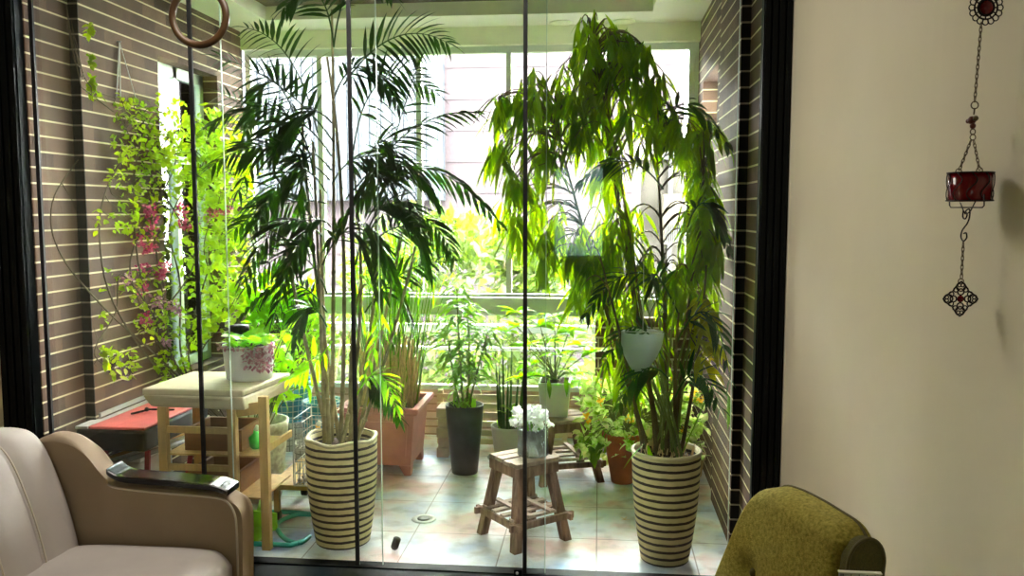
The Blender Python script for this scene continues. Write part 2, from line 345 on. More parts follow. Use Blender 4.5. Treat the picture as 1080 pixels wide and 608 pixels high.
# ------------------------------------------------------------------ the setting
XL, XR, YB, YG, CEIL = -2.27, 0.60, 5.33, 3.32, 2.58
RX = 0.69                                   # right wall of the room
struct('floor', B(-3.4, 0.85, -2.6, 3.335, -0.08, 0.0), M['wood_floor'])
struct('floor_balcony', B(-2.7, 1.0, 3.335, 5.75, -0.08, 0.0), M['tile'])
struct('ceiling', B(-3.4, 0.85, -2.6, 3.42, 2.75, 2.85), M['cream'])
mb = MB(); prof_ = [(-2.6, RX + .035), (1.5, RX + .035)] + [(1.5 + .45 * k / 10, RX + .035 * (.5 + .5 * math.cos(math.pi * k / 10))) for k in range(1, 11)] + [(3.42, RX)]
for (ya, xa), (yb, xb) in zip(prof_[:-1], prof_[1:]): mb.add([(xa, ya, 0), (xb, yb, 0), (xb, yb, 2.75), (xa, ya, 2.75)], [(3, 2, 1, 0)], True)
mb.add([(.89, -2.6, 0), (.89, 3.42, 0), (.89, 3.42, 2.75), (.89, -2.6, 2.75)], [(0, 1, 2, 3)])
struct('wall_right', mb, M['cream'])
struct('wall_left', B(-3.4, -3.25, -2.6, 3.42, 0, 2.75), M['cream'])
struct('wall_front', B(-3.25, -2.455, 3.27, 3.42, 0, 2.75), M['cream'])
struct('wall_header', B(-2.455, RX, 3.27, 3.4195, 2.561, 2.75), M['cream'])
# wall behind the camera with its own window opening
mb = MB(); mb.box(-3.25, -.50, -2.6, -2.45, 0, 2.75); mb.box(0.06, .86, -2.6, -2.45, 0, 2.75); mb.box(-.50, 0.06, -2.6, -2.45, 0, 0.95); mb.box(-.50, 0.06, -2.6, -2.45, 1.93, 2.75)
struct('wall_rear', mb, M['cream'])
mb = MB()
for a_ in ((-.50, -.47, .95, 1.93), (.03, .06, .95, 1.93), (-.47, .03, .95, .98), (-.47, .03, 1.90, 1.93)): mb.box(a_[0], a_[1], -2.56, -2.5, a_[2], a_[3])
rw = struct('window_5', mb, M['alu']); B(-.47, .03, -2.535, -2.53, .98, 1.90).build('pane', M['tint'], rw)
# balcony ceiling with the sunk panel
mb = MB(); a, b_, y1 = -1.98, 0.29, 5.02
mb.box(-2.7, a, 3.42, 5.75, CEIL, 2.75); mb.box(b_, 1.0, 3.42, 5.75, CEIL, 2.75); mb.box(a, b_, y1, 5.75, CEIL, 2.75)
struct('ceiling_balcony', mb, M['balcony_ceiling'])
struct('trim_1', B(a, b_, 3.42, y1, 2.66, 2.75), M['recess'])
mb = MB(); mb.box(a, b_, y1 - 0.012, y1 - 0.001, CEIL, 2.66)
struct('trim_2', mb, M['cornice'])
# left brick wall with window opening
mb = MB(); wy0, wy1, wz0, wz1 = 4.27, 4.96, 0.56, 2.25
mb.box(XL - 0.25, XL, 3.60, wy0, 0, CEIL); mb.box(XL - 0.25, XL, wy1, YB, 0, CEIL)
mb.box(XL - 0.25, XL, wy0, wy1, 0, wz0); mb.box(XL - 0.25, XL, wy0, wy1, wz1, CEIL)
mb.box(-2.453, XL - 0.045, 3.3005, 3.60, 0, CEIL)
struct('wall_brick_left', mb, M['wallL'])
# right brick wall: pier, window niche
mb = MB()
mb.box(XR + 0.01, .6885, 3.3005, 3.42, 0, CEIL); mb.box(XR + 0.01, 1.0, 3.42, 3.66, 0, CEIL)
mb.box(XR - 0.028, 1.0, 3.66, 4.28, 0, CEIL)
ny0, ny1, nz0, nz1 = 4.5, 5.14, 1.9, 2.2
mb.box(XR - 0.008, 1.0, 4.28, ny0, 0, CEIL); mb.box(XR - 0.008, 1.0, ny1, YB + 0.2, 0, CEIL)
mb.box(XR - 0.008, 1.0, ny0, ny1, 0, nz0); mb.box(XR - 0.008, 1.0, ny0, ny1, nz1, CEIL)
struct('wall_brick_right', mb, M['wallL'])
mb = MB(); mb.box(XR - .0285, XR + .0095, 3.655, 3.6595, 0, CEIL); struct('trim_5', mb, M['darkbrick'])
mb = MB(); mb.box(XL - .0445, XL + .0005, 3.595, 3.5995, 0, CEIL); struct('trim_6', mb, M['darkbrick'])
# small niche window
mb = MB(); mb.box(XR + .09, XR + .12, ny0, ny1, nz0, nz0 + .03); mb.box(XR + .09, XR + .12, ny0, ny1, nz1 - .03, nz1)
for y in (ny0, (ny0 + ny1) / 2 - .015, ny1 - .03): mb.box(XR + .09, XR + .12, y, y + .03, nz0 + .03, nz1 - .03)
wn = struct('window_3', mb, M['alu']); B(XR + .10, XR + .106, ny0 + .03, ny1 - .03, nz0 + .03, nz1 - .03).build('pane', M['frost'], wn)
# back of the balcony: header, parapet, brick pier on the right
struct('trim_3', B(XL, XR, YB - 0.02, YB + 0.12, 2.47, CEIL), M['cornice'])
struct('wall_back', B(-0.02, XR - 0.01, YB + 0.02, YB + 0.2, 0, 0.78), M['wallB'])
struct('wall_parapet', B(XL, -0.02, YB + 0.04, YB + 0.2, 0, 0.30), M['pale_brick'])
# back window: frame and panes
mb = MB(); fy0, fy1 = YB + 0.03, YB + 0.09
mb.box(XL, XR - .01, fy0, fy1, 0.79, 0.90); mb.box(XL, XR - .01, fy0 + .01, fy1 - .01, 0.905, 0.925); mb.box(XL, XR - .01, fy0, fy1, 2.43, 2.47)
xs = [XL + 0.02, -1.78, -1.14, -0.57, 0.05, XR - 0.05]
for x in xs: mb.box(x - 0.016, x + 0.016, fy0 + .005, fy1 - .005, 0.93, 2.43)
mb.box(xs[-1] + .018, XR - .01, fy0, fy1, .93, 2.43)
bw = struct('window_1', mb, M['alu'])
for i in range(5): B(xs[i] + .017, xs[i + 1] - .017, fy0 + .028, fy0 + .033, 0.93, 2.43).build('pane', M['winglass'], bw)
# fixed glazing and rails below the sill
mb = MB(); mb.box(XL, -0.02, fy0 + .01, fy1 - .01, 0.30, 0.33)
mb.box(XL, -0.02, fy0 + .1, fy0 + .13, 0.66, 0.715); mb.box(XL, -0.02, fy0 + .1, fy0 + .13, 0.545, 0.565)
lw = struct('window_2', mb, M['alu']); B(XL, -0.02, fy0 + .028, fy0 + .033, 0.33, 0.79).build('pane', M['winglass'], lw)
# left side window
mb = MB(); x0, x1 = XL - .14, XL - .09
mb.box(x0, x1, wy0, wy0 + .045, wz0, wz1); mb.box(x0, x1, wy1 - .045, wy1, wz0, wz1); mb.box(x0, x1, wy0, wy1, wz0, wz0 + .05); mb.box(x0, x1, wy0, wy1, wz1 - .06, wz1)
mb.box(x0, x1, 4.60, 4.64, wz0, wz1); mb.box(x0, x1, wy0, wy1, 1.72, 1.76)
sw = struct('window_4', mb, M['alu']); B(x0 + .02, x0 + .026, wy0 + .045, 4.60, 1.76, wz1 - .06).build('pane', M['frost'], sw); B(x0 + .02, x0 + .026, 4.64, wy1 - .045, wz0 + .05, wz1 - .06).build('pane', M['winglass'], sw)
B(x0 + .02, x0 + .026, wy0 + .045, 4.60, wz0 + .05, 1.72).build('pane', M['winglass'], sw)

# ------------------------------------------------------------------ black opening frame with sliding glass panels
def ribbed(mb, x0, x1, side):
    mb.box(x0, x1, 3.25, 3.30, 0, 2.56)
    n = 4; wd = (x1 - x0) / n
    for i in range(n): mb.box(x0 + i * wd + wd * .15, x0 + (i + 1) * wd - wd * .15, 3.238, 3.2495, 0, 2.56)
mb = MB(); ribbed(mb, -2.453, -2.318, 0); df = struct('door_1', mb, M['black'])
mb = MB(); ribbed(mb, 0.588, 0.688, 1); mb.build('jamb', M['black'], df)
mb = MB(); mb.box(-2.318, 0.588, 3.12, 3.335, 0.0, 0.008); mb.box(-2.318, 0.588, 3.262, 3.268, 0.008, 0.014)
mb.build('threshold', M['black'], df)
B(-2.318, 0.588, 3.25, 3.335, 2.5, 2.56).build('head', M['black'], df)
panels = [(-2.3, -1.50, 3.322, 'left end'), (-1.625, -0.868, 3.308, 'second from left'), (-0.975, -0.203, 3.294, 'third from left'), (-0.288, 0.508, 3.28, 'right end')]
labs = ['clear glass door panel in front of brick wall and flowering vine', 'clear glass door panel in front of tall palm in striped pot, black seal at left',
        'clear glass door panel in front of pink square planter and front stool', 'clear glass door panel in front of drooping large-leaved plant on the right']
for (xa, xb, y, nm), lb in zip(panels, labs):
    t = thing('sliding_glass_door', ((xa + xb) / 2, y, 0.009), lb, 'glass door', 'sliding glass panels of the balcony opening')
    mb = MB(); xa_, xb_ = xa + .0118, xb - .0036
    for yy, rev in ((y - .004, 0), (y + .004, 1)): mb.add([(xa_, yy, .009), (xb_, yy, .009), (xb_, yy, 2.5), (xa_, yy, 2.5)], [(3, 2, 1, 0) if rev else (0, 1, 2, 3)])
    mb.build('glass', M['glass'], t)
    B(xa - .004, xa + .0115, y - .006, y + .006, .009, 2.5).build('edge_seal', M['seal'], t)
    B(xb - .0028, xb, y - .004, y + .004, .009, 2.5).build('polished_edge', M['edge'], t)
t = thing('panel_latch', (-.297, 3.256, .009), 'small black latch at foot of the central glass joint', 'latch')
mb = MB(); mb.box(-.325, -.292, 3.250, 3.2615, .009, .034); mb.build('latch_plate', M['black'], t)
mb = MB(); mb.ball((-.312, 3.248, .022), .006); mb.build('screw', M['wire'], t)

# ------------------------------------------------------------------ outdoors
struct('ground', B(-30, 30, 5.76, 40, -3.2, -3.0), M['ground'])
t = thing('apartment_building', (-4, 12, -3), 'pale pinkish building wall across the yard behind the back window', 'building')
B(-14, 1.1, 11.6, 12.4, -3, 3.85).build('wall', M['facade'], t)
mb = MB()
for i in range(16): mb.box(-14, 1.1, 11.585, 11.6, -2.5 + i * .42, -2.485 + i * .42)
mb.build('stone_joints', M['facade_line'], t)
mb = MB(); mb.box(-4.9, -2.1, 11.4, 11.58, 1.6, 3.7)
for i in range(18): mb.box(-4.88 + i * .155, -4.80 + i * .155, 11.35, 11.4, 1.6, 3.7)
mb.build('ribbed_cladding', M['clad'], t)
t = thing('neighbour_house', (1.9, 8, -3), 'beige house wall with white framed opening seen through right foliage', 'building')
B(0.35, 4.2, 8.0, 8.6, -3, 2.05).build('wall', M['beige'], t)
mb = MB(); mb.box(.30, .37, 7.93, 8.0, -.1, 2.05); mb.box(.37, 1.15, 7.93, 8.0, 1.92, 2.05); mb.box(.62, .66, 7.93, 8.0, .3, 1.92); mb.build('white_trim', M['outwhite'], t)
t = thing('air_conditioner', (.80, 7.7, .9), 'white outdoor air conditioner unit with grey vertical grille on beige wall', 'air conditioner')
cs_ = B(.56, .80, 7.6, 7.92, 1.16, 1.60).build('casing', M['outac'], t); B(.6, .78, 7.9205, 7.998, 1.2, 1.3).build('bracket', M['grey'], t)
mb = MB()
for i in range(12): mb.box(.572 + i * .018, .580 + i * .018, 7.585, 7.6, 1.18, 1.34)
mb.build('grille', M['outgrille'], cs_)
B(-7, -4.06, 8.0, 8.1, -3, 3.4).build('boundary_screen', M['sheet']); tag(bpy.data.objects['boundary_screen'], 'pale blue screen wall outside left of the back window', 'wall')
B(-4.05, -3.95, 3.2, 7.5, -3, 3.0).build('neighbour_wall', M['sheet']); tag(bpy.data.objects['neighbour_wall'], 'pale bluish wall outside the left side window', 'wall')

def shrub(c, rx, ry, rz, n, m, label, cat='shrub', group=None, L=.16, W=.09, name='garden_shrub'):
    t = thing(name, (c[0], c[1], -3.0), label, cat, group)
    st = MB()
    for k in range(14):
        p = V((c[0], c[1], -3.0)); q = V(c) + V((rnd(-.7, .7) * rx, rnd(-.7, .7) * ry, rnd(-.2, .7) * rz)); st.tube(bez(p + V((rnd(-.1, .1), rnd(-.1, .1), 0)), (p + q) / 2 + rv() * .1, q, 8), .03, 6, .008)
    st.build('stems', M['twig'], t)
    lf = MB()
    for k in range(n):
        d = rv().normalized() * (rnd(0.2, 1) ** .45); bumpy = 1 + .25 * noise.noise(d * 2.5 + V(c))
        p = V(c) + V((d.x * rx, d.y * ry, d.z * rz)) * bumpy
        lf.leaf(p, (d + rv() * .8 + V((0, 0, .2))), L * rnd(.6, 1.2), W * rnd(.6, 1.2), .5, rnd(-1, 1), 2)
    lf.build('foliage', m, t); return t
shrub((-1.35, 8.6, .35), 1.35, .8, 1.25, 3800, M['outleaf'], 'light green garden shrub outside, behind the central window panes')
shrub((-2.65, 6.9, -.1), .8, .6, .9, 1800, M['outleaf'], 'bright green garden shrub outside, behind the tile pots at left')
shrub((.3, 7.0, -.6), .55, .5, 1.3, 1200, M['outleaf'], 'light green garden shrub outside, below the beige house')

# ------------------------------------------------------------------ pots
def pot_prof(z0, h, r0, r1, th=.012, lip=0.0, depth=.035, belly=0.0):
    p = [(r0 * .97, z0)]
    for i in range(11):
        t_ = i / 10; p.append((r0 + (r1 - r0) * t_ + belly * math.sin(math.pi * t_), z0 + .004 + (h - .004) * t_))
    if lip: p += [(r1 + lip, z0 + h - .03), (r1 + lip, z0 + h)]; p = p[:11] + p[12:]
    p += [(r1 - th, z0 + h), (r1 - th - .003, z0 + h - depth)]
    return p
def pot(t, c, z0, h, r0, r1, m, soil=True, name='pot', uvm=False, **k):
    mb = MB(); mb.lathe(pot_prof(z0, h, r0, r1, **k), c, 40)
    if uvm: mb.uv = cyl_uv(c, (r0 + r1) / 2)
    o = mb.build(name, m, t)
    if soil:
        d = k.get('depth', .035); s_ = MB(); s_.lathe([(r1 * .5, z0 + h - d - .01), (r1 - k.get('th', .012) - .004, z0 + h - d), (.04, z0 + h - d + .018)], c, 24); s_.build('soil', M['soil'], o)
    return o

# ---- tall palm, left striped pot
pc = (-1.115, 3.565)
t = thing('potted_palm', (pc[0], pc[1], 0), 'tall dark feathery palm with bare canes in left striped pot', 'potted plant')
M['stripe'].name = 'striped_glaze'
pot(t, pc, 0, .47, .118, .155, M['stripe'], th=.014, depth=.04, belly=.012)
mb = MB(); pts = [V((pc[0] + .150 * math.cos(a), pc[1] + .150 * math.sin(a), .468 + .006 * math.sin(5 * a))) for a in [2 * math.pi * i / 30 for i in range(30)]]; mb.tube(pts, .009, 6, closed=True); mb.build('rim', M['rimclay'], t)
canes = [((342, 455), (338, 330), (330, 150), 3.55), ((350, 455), (352, 230), (350, 10), 3.6), ((355, 455), (330, 260), (318, 110), 3.65), ((360, 455), (362, 250), (345, 60), 3.5),
         ((366, 455), (380, 330), (372, 170), 3.7), ((372, 455), (392, 340), (395, 200), 3.62), ((376, 455), (405, 340), (425, 240), 3.7), ((346, 455), (322, 360), (300, 250), 3.5),
         ((382, 455), (412, 360), (438, 260), 3.55), ((352, 455), (340, 300), (338, 200), 3.7), ((370, 455), (372, 350), (385, 300), 3.48)]
mb = MB()
for a, b_, c_, Y in canes:
    q = bez(V((pc[0] + (a[0] - 362) * .0035, pc[1] + rnd(-.07, .07), .43)), U(*b_, Y), U(*c_, Y), 16)
    mb.tube(q, .0105 if a[0] < 374 else .008, 8, .005)
    for k in range(2, 16, 2): mb.tube([q[k] - (q[k] - q[k - 1]) * .06, q[k] + (q[k + 1 if k < 16 else k] - q[k]) * .06], .0125 * (1 - k / 30), 8)
mb.build('canes', M['cane'], t)
def frond(a, b_, c_, Ya, Yc, LL=.19, n=15, W=.0195, roll=None, mt=None, parent=None, start=.22):
    q = bez(U(*a, Ya), U(*b_, (Ya + Yc) / 2), U(*c_, Yc), 24); mb = MB(); mb.tube(q, .0042, 5, .0014)
    roll = rnd(.35, 1.2) * random.choice((-1, 1)) if roll is None else roll
    for i in range(n):
        tt = start + (1 - start) * i / (n - 1); k = min(23, int(tt * 24)); fr = tt * 24 - k; p = q[k].lerp(q[k + 1], min(1, fr)); tg = (q[k + 1] - q[k]).normalized()
        sdv = tg.cross(V((0, 0, 1))); sdv = sdv.normalized() if sdv.length > .05 else V((1, 0, 0))
        for s_ in (-1, 1):
            sv = Matrix.Rotation(roll, 3, tg) @ (sdv * s_)
            L_ = LL * (0.55 + .65 * math.sin(math.pi * min(1, (tt - start + .12) / (1.05 - start)) ** .8)) * rnd(.85, 1.1)
            d = tg * (.55 + .5 * tt) + sv * .85 + V((0, 0, -.28)) + rv() * .08
            mb.leaf(p, d, L_, W * rnd(.85, 1.15), .55, rnd(-.5, .5) + s_ * .3, 4, .7)
    mb.v = [(min(x, .565), max(y, 3.345), z) for x, y, z in mb.v]
    mb.leaf(q[-1], q[-1] - q[-2], LL * .7, W, .4, 0, 4, .7)
    return mb.build('frond', mt or M['palm'], parent)
FR = [((352, 150), (300, 95), (236, 62), 3.6, 3.55), ((352, 50), (335, -5), (300, 8), 3.6, 3.5), ((352, 50), (372, -15), (410, -8), 3.6, 3.6), ((362, 90), (415, 40), (470, 44), 3.6, 3.8),
      ((350, 165), (295, 118), (228, 128), 3.6, 3.5), ((348, 190), (290, 155), (228, 172), 3.6, 3.45), ((345, 205), (310, 180), (272, 232), 3.55, 3.45),
      ((345, 215), (300, 215), (250, 240), 3.6, 3.6), ((350, 195), (385, 165), (440, 185), 3.6, 3.55), ((390, 210), (450, 178), (524, 232), 3.65, 3.75),
      ((385, 205), (430, 140), (500, 118), 3.7, 3.9), ((395, 215), (424, 120), (440, 72), 3.7, 3.85), ((385, 225), (440, 225), (478, 270), 3.6, 3.6),
      ((385, 265), (428, 240), (452, 285), 3.55, 3.5), ((345, 310), (310, 268), (262, 300), 3.55, 3.6), ((345, 330), (305, 300), (258, 330), 3.6, 3.7), ((385, 330), (425, 288), (478, 276), 3.7, 3.8),
      ((345, 345), (325, 325), (312, 362), 3.5, 3.45), ((385, 400), (400, 405), (420, 440), 3.6, 3.5), ((372, 165), (400, 88), (455, 95), 3.7, 3.9), ((335, 140), (305, 62), (262, 30), 3.65, 3.8),
      ((352, 255), (388, 240), (402, 305), 3.5, 3.4), ((330, 200), (290, 140), (236, 100), 3.7, 3.8), ((350, 240), (325, 240), (300, 300), 3.5, 3.45), ((330, 230), (285, 200), (262, 262), 3.65, 3.6),
      ((395, 200), (410, 190), (395, 260), 3.6, 3.5), ((380, 180), (410, 150), (430, 210), 3.55, 3.5), ((365, 210), (395, 180), (350, 250), 3.45, 3.4), ((350, 130), (320, 120), (290, 165), 3.5, 3.45),
      ((390, 240), (410, 215), (440, 235), 3.5, 3.5), ((340, 250), (300, 235), (258, 290), 3.5, 3.5), ((340, 280), (370, 245), (395, 300), 3.45, 3.4), ((330, 180), (300, 130), (252, 200), 3.6, 3.6), ((385, 230), (420, 175), (462, 215), 3.6, 3.7), ((350, 110), (380, 70), (420, 110), 3.7, 3.8), ((335, 300), (320, 260), (290, 330), 3.5, 3.5), ((375, 280), (395, 255), (430, 330), 3.6, 3.6), ((350, 180), (320, 165), (320, 230), 3.6, 3.55), ((320, 150), (285, 85), (258, 150), 3.7, 3.7)]
for i, f in enumerate(FR): frond(*f, parent=t, LL=.155 if f[0][1] < 320 else .11)
for f in [((380, 290), (400, 330), (385, 395), 3.5, 3.45), ((350, 360), (330, 385), (305, 400), 3.55, 3.5), ((375, 420), (398, 395), (418, 428), 3.5, 3.45)]: frond(*f, parent=t, LL=.10, mt=M['bright'], n=9)

# ---- drooping big plant, right striped pot
fc = (.284, 3.51)
t = thing('potted_fig', (fc[0], fc[1], 0), 'huge weeping long-leaved fig rising from right striped pot to the ceiling', 'potted plant')
pot(t, fc, 0, .465, .100, .142, M['stripe'], th=.014, depth=.03, belly=.01)
mb = MB(); pts = [V((fc[0] + .138 * math.cos(a), fc[1] + .138 * math.sin(a), .464)) for a in [2 * math.pi * i / 30 for i in range(30)]]; mb.tube(pts, .008, 6, closed=True); mb.build('rim', M['rimclay'], t)
trunks = [((690, 465), (672, 300), (640, 110), 3.75), ((700, 465), (700, 300), (690, 130), 3.85), ((708, 465), (725, 330), (742, 190), 3.7), ((684, 465), (640, 330), (585, 130), 3.85), ((715, 465), (735, 380), (745, 280), 3.6),
          ((695, 465), (650, 200), (625, 45), 3.8), ((678, 465), (660, 380), (640, 300), 3.55), ((712, 465), (712, 400), (716, 330), 3.5)]
mb = MB(); tp = []
for k, (a, b_, c_, Y) in enumerate(trunks):
    q = bez(V((fc[0] + (a[0] - 700) * .004, fc[1] + rnd(-.05, .05), .43)), U(*b_, Y), U(*c_, Y), 24); mb.tube(q, .012 if k % 2 else .009, 7, .004); tp += [(p, i) for i, p in enumerate(q)]
clus = [(622, 42, 16, 5), (645, 62, 25, 12), (612, 85, 25, 9), (680, 75, 25, 10), (590, 110, 28, 10), (640, 115, 36, 17), (690, 120, 38, 20), (560, 105, 22, 7), (535, 120, 16, 8), (528, 165, 14, 6), (548, 200, 16, 7), (558, 245, 18, 8),
        (600, 135, 24, 6), (640, 158, 30, 8), (732, 150, 24, 12), (700, 155, 26, 9), (748, 190, 18, 10), (752, 235, 18, 10), (756, 280, 16, 8), (748, 255, 14, 8), (648, 245, 22, 9), (625, 270, 24, 11), (655, 290, 24, 13), (605, 285, 22, 9), (664, 255, 10, 3),
        (620, 310, 26, 10), (650, 330, 20, 9), (700, 320, 28, 8), (725, 300, 22, 7), (583, 255, 14, 5), (590, 180, 14, 2), (634, 195, 12, 4), (750, 320, 14, 5), (738, 210, 15, 6), (565, 150, 20, 6), (575, 275, 14, 5), (690, 375, 24, 7), (668, 400, 20, 7), (655, 385, 18, 5), (530, 230, 10, 3)]
lf = MB(); yl = MB()
def bunch(lfm, p, n, L, W, spread=1.0, dr=1.1, d0=V((0, 0, -.55))):
    for k in range(n):
        a = rnd(0, 6.28); d = V((math.cos(a) * spread * rnd(.3, 1), math.sin(a) * spread * rnd(.3, 1), rnd(-.3, .4))) + d0
        lfm.leaf(p + rv() * .02, d, L * rnd(.7, 1.2), W * rnd(.8, 1.2), dr, rnd(-.8, .8), 4, .8)
for cx, cy, r_, n in clus:
    for k in range(n):
        a = rnd(0, 6.28); q = r_ * math.sqrt(random.random()); Y = rnd(3.62, 4.15) if cx < 735 else rnd(3.65, 4.0)
        hx, hy = cx + q * math.cos(a), cy + q * math.sin(a) - 8
        if 686 < hx < 736 and 160 < hy < 262: continue
        p = U(hx, hy, Y)
        if p.x > .50: p.x = rnd(.40, .50)
        near = min(tp, key=lambda s_: (s_[0] - p).length + (0.4 if s_[0].z > p.z + .1 else 0))[0]
        pts = bez(near, (near + p) / 2 + V((0, 0, .07)), p, 6); mb.tube(pts, .004, 5, .0018)
        bunch(lf, p, random.randint(5, 7), .16, .0205, .75, .6, V((0, 0, -.9)))
        bunch(lf, pts[4], 2, .155, .02, .7, .6, V((0, 0, -.9)))
for cx, cy in ((738, 330), (745, 352), (735, 368), (752, 372), (748, 340), (742, 390)):
    p = U(cx, cy - 12, 3.55); mb.tube([U(722, 345, 3.55), p], .003, 5); bunch(yl, p, 8, .12, .026)
lf.v = [(min(x, .565), y, z) for x, y, z in lf.v]; mb.v = [(min(x, .565), y, z) for x, y, z in mb.v]; yl.v = [(min(x, .565), y, z) for x, y, z in yl.v]
mb.build('branches', M['twig'], t); lf.build('foliage', M['ficus'], t); tag(yl.build('yellow_foliage', M['ficus_y'], t), 'yellowing leaf tuft')
# palm-like undergrowth of the same pot
mb = MB()
for k in range(16):
    a = V((fc[0] + rnd(-.07, .07), fc[1] + rnd(-.06, .06), .43)); b_ = U(rnd(650, 745), rnd(300, 400), rnd(3.5, 3.8)); q = bez(a, (a + b_) / 2 + V((0, 0, .05)), b_, 8); mb.tube(q, .006, 6, .003)
mb.build('shoots', M['gcane'], t)
for f in [((700, 380), (670, 345), (640, 380), 3.6, 3.55), ((710, 370), (745, 330), (770, 400), 3.5, 3.45), ((700, 300), (660, 290), (620, 330), 3.7, 3.6), ((705, 400), (680, 390), (655, 425), 3.5, 3.45),
          ((715, 330), (690, 290), (700, 350), 3.6, 3.5), ((725, 240), (745, 215), (768, 260), 3.6, 3.55), ((700, 200), (660, 170), (615, 190), 3.7, 3.6),
          ((712, 420), (735, 395), (760, 430), 3.5, 3.45), ((700, 160), (720, 110), (765, 150), 3.8, 3.7)]:
    frond(*f, parent=t, LL=.12, W=.02, mt=M['darkleaf'], n=10)
mb = MB(); mb.leaf(U(683, 470, 3.42), V((.2, -.2, -1)), .17, .035, .2); mb.leaf(U(680, 468, 3.42), V((-.8, -.2, -.8)), .14, .014, .4); mb.leaf(XX(768, 418, .56), V((0, -.02, -1)), .15, .05, 0)
mb.tube([V((fc[0] + .06, fc[1], .44)), U(752, 405, 3.5), XX(768, 418, .56)], .003, 5)
mb.build('lower_leaves', M['midleaf'], t)
# fibrous roots at the soil
mb = MB()
for k in range(60):
    a = rnd(0, 6.28); r_ = rnd(.02, .125); p = V((fc[0] + r_ * math.cos(a), fc[1] + r_ * math.sin(a), .435)); mb.tube([p, p + V((rnd(-.02, .02), rnd(-.02, .02), rnd(.02, .06)))], .003, 5, .002)
tag(mb.build('fibrous_roots', M['reed'], t), kind='stuff')

# ---- flowering vine on left wall
vb = V((-2.02, 4.52, 0))
t = thing('flowering_vine', vb, 'climbing vine with pink blossoms and lime leaves trained over left brick wall', 'climbing plant')
mb = MB(); mb.lathe(pot_prof(0, .24, .11, .14), (vb.x, vb.y), 28); mb.build('pot', M['terra'], t)
s_ = MB(); s_.lathe([(.06, .19), (.122, .205), (.03, .215)], (vb.x, vb.y), 20); s_.build('soil', M['soil'], t)
def VY(px): return 3.86 + (px - 115) * .0062
def VP(px, py, dy=0.0):
    Y = VY(px) + dy; p = U(px, py, Y)
    if p.x < XL + .03: p = XX(px, py, XL + .04)
    return p
mb = MB(); st = []
root = V((vb.x, vb.y, .2))
paths = [[(172, 395), (120, 320), (105, 250), (112, 200), (133, 165)], [(178, 390), (150, 300), (140, 200), (150, 120), (100, 95), (85, 70)], [(190, 395), (170, 300), (160, 180), (200, 130), (240, 140)], [(195, 390), (190, 300), (180, 230), (225, 170), (262, 210)],
         [(185, 385), (160, 330), (128, 290), (122, 330), (100, 375), (140, 398)], [(200, 385), (215, 300), (245, 230), (262, 280), (240, 330)], [(190, 395), (140, 300), (150, 240), (185, 170), (160, 110)], [(190, 390), (165, 345), (205, 270), (150, 170), (130, 130)],
         [(165, 375), (115, 330), (65, 270), (55, 215), (85, 165)], [(210, 385), (235, 330), (215, 260), (240, 200)]]
for pp in paths:
    pts = [root] + [VP(x, y) for x, y in pp]; q = []
    for i in range(len(pts) - 1):
        p0 = pts[max(0, i - 1)]; p1 = pts[i]; p2 = pts[i + 1]; p3 = pts[min(len(pts) - 1, i + 2)]
        for k in range(8):
            u = k / 8; q.append(.5 * ((2 * p1) + (p2 - p0) * u + (2 * p0 - 5 * p1 + 4 * p2 - p3) * u * u + (3 * p1 - p0 - 3 * p2 + p3) * u ** 3))
    for p in q: p.x = max(p.x, XL + .02)
    mb.tube(q, .006, 6, .0022); st += q[8:]
lf = MB()
vc = [(150, 150, 28, 60), (175, 135, 30, 70), (200, 160, 26, 60), (140, 190, 22, 40), (165, 190, 26, 50), (190, 215, 24, 46), (225, 170, 22, 55), (240, 215, 22, 55), (215, 130, 16, 30), (130, 230, 14, 22), (160, 240, 22, 30), (215, 260, 20, 36), (245, 260, 18, 40), (255, 190, 14, 30),
      (190, 290, 24, 40), (225, 300, 20, 40), (150, 300, 18, 26), (165, 340, 20, 40), (195, 345, 20, 34), (240, 320, 16, 30), (180, 385, 16, 40), (130, 385, 14, 22), (108, 378, 10, 16), (135, 115, 14, 22), (105, 340, 9, 5), (75, 25, 5, 12), (78, 60, 5, 12), (83, 85, 5, 12), (100, 100, 6, 5), (85, 230, 14, 4), (115, 300, 12, 5), (260, 235, 10, 22), (232, 140, 18, 30), (250, 165, 14, 24), (222, 205, 16, 26), (236, 255, 18, 28), (250, 300, 14, 22), (228, 330, 16, 24), (212, 350, 14, 20), (262, 210, 10, 16), (205, 190, 16, 26), (178, 160, 20, 30)]
tw = mb
for cx, cy, r_, n in vc:
    for k in range(int(n * 1.9)):
        a = rnd(0, 6.28); q = r_ * math.sqrt(random.random()) * 1.2; p = VP(cx + q * math.cos(a), cy + q * math.sin(a), rnd(-.12, .25))
        if k % 5 == 0:
            near = min(st, key=lambda s_: (s_ - p).length); tw.tube([near, (near + p) / 2 + rv() * .01, p], .0022, 5, .001)
        L_ = rnd(.02, .044) if cx < 200 else rnd(.032, .062)
        dd = rv() + V((.3, -.3, -.2)); lf.leaf(p, dd, L_, L_ * (.62 if cx < 200 else .85), .5, rnd(-1, 1), 3)
        if k % 2: lf.leaf(p, dd + rv(), L_ * .8, L_ * .5, .5, rnd(-1, 1), 3)
lf.v = [(max(x, XL + .004), max(y, 3.61), z) for x, y, z in lf.v]; lf.build('foliage', M['vineleaf'], t)
tw.tube([VP(70, 5), VP(76, 50), VP(86, 92), VP(120, 118)], .003, 6); tw.build('stems', M['vine'], t)
fl = MB(); fm = MB()
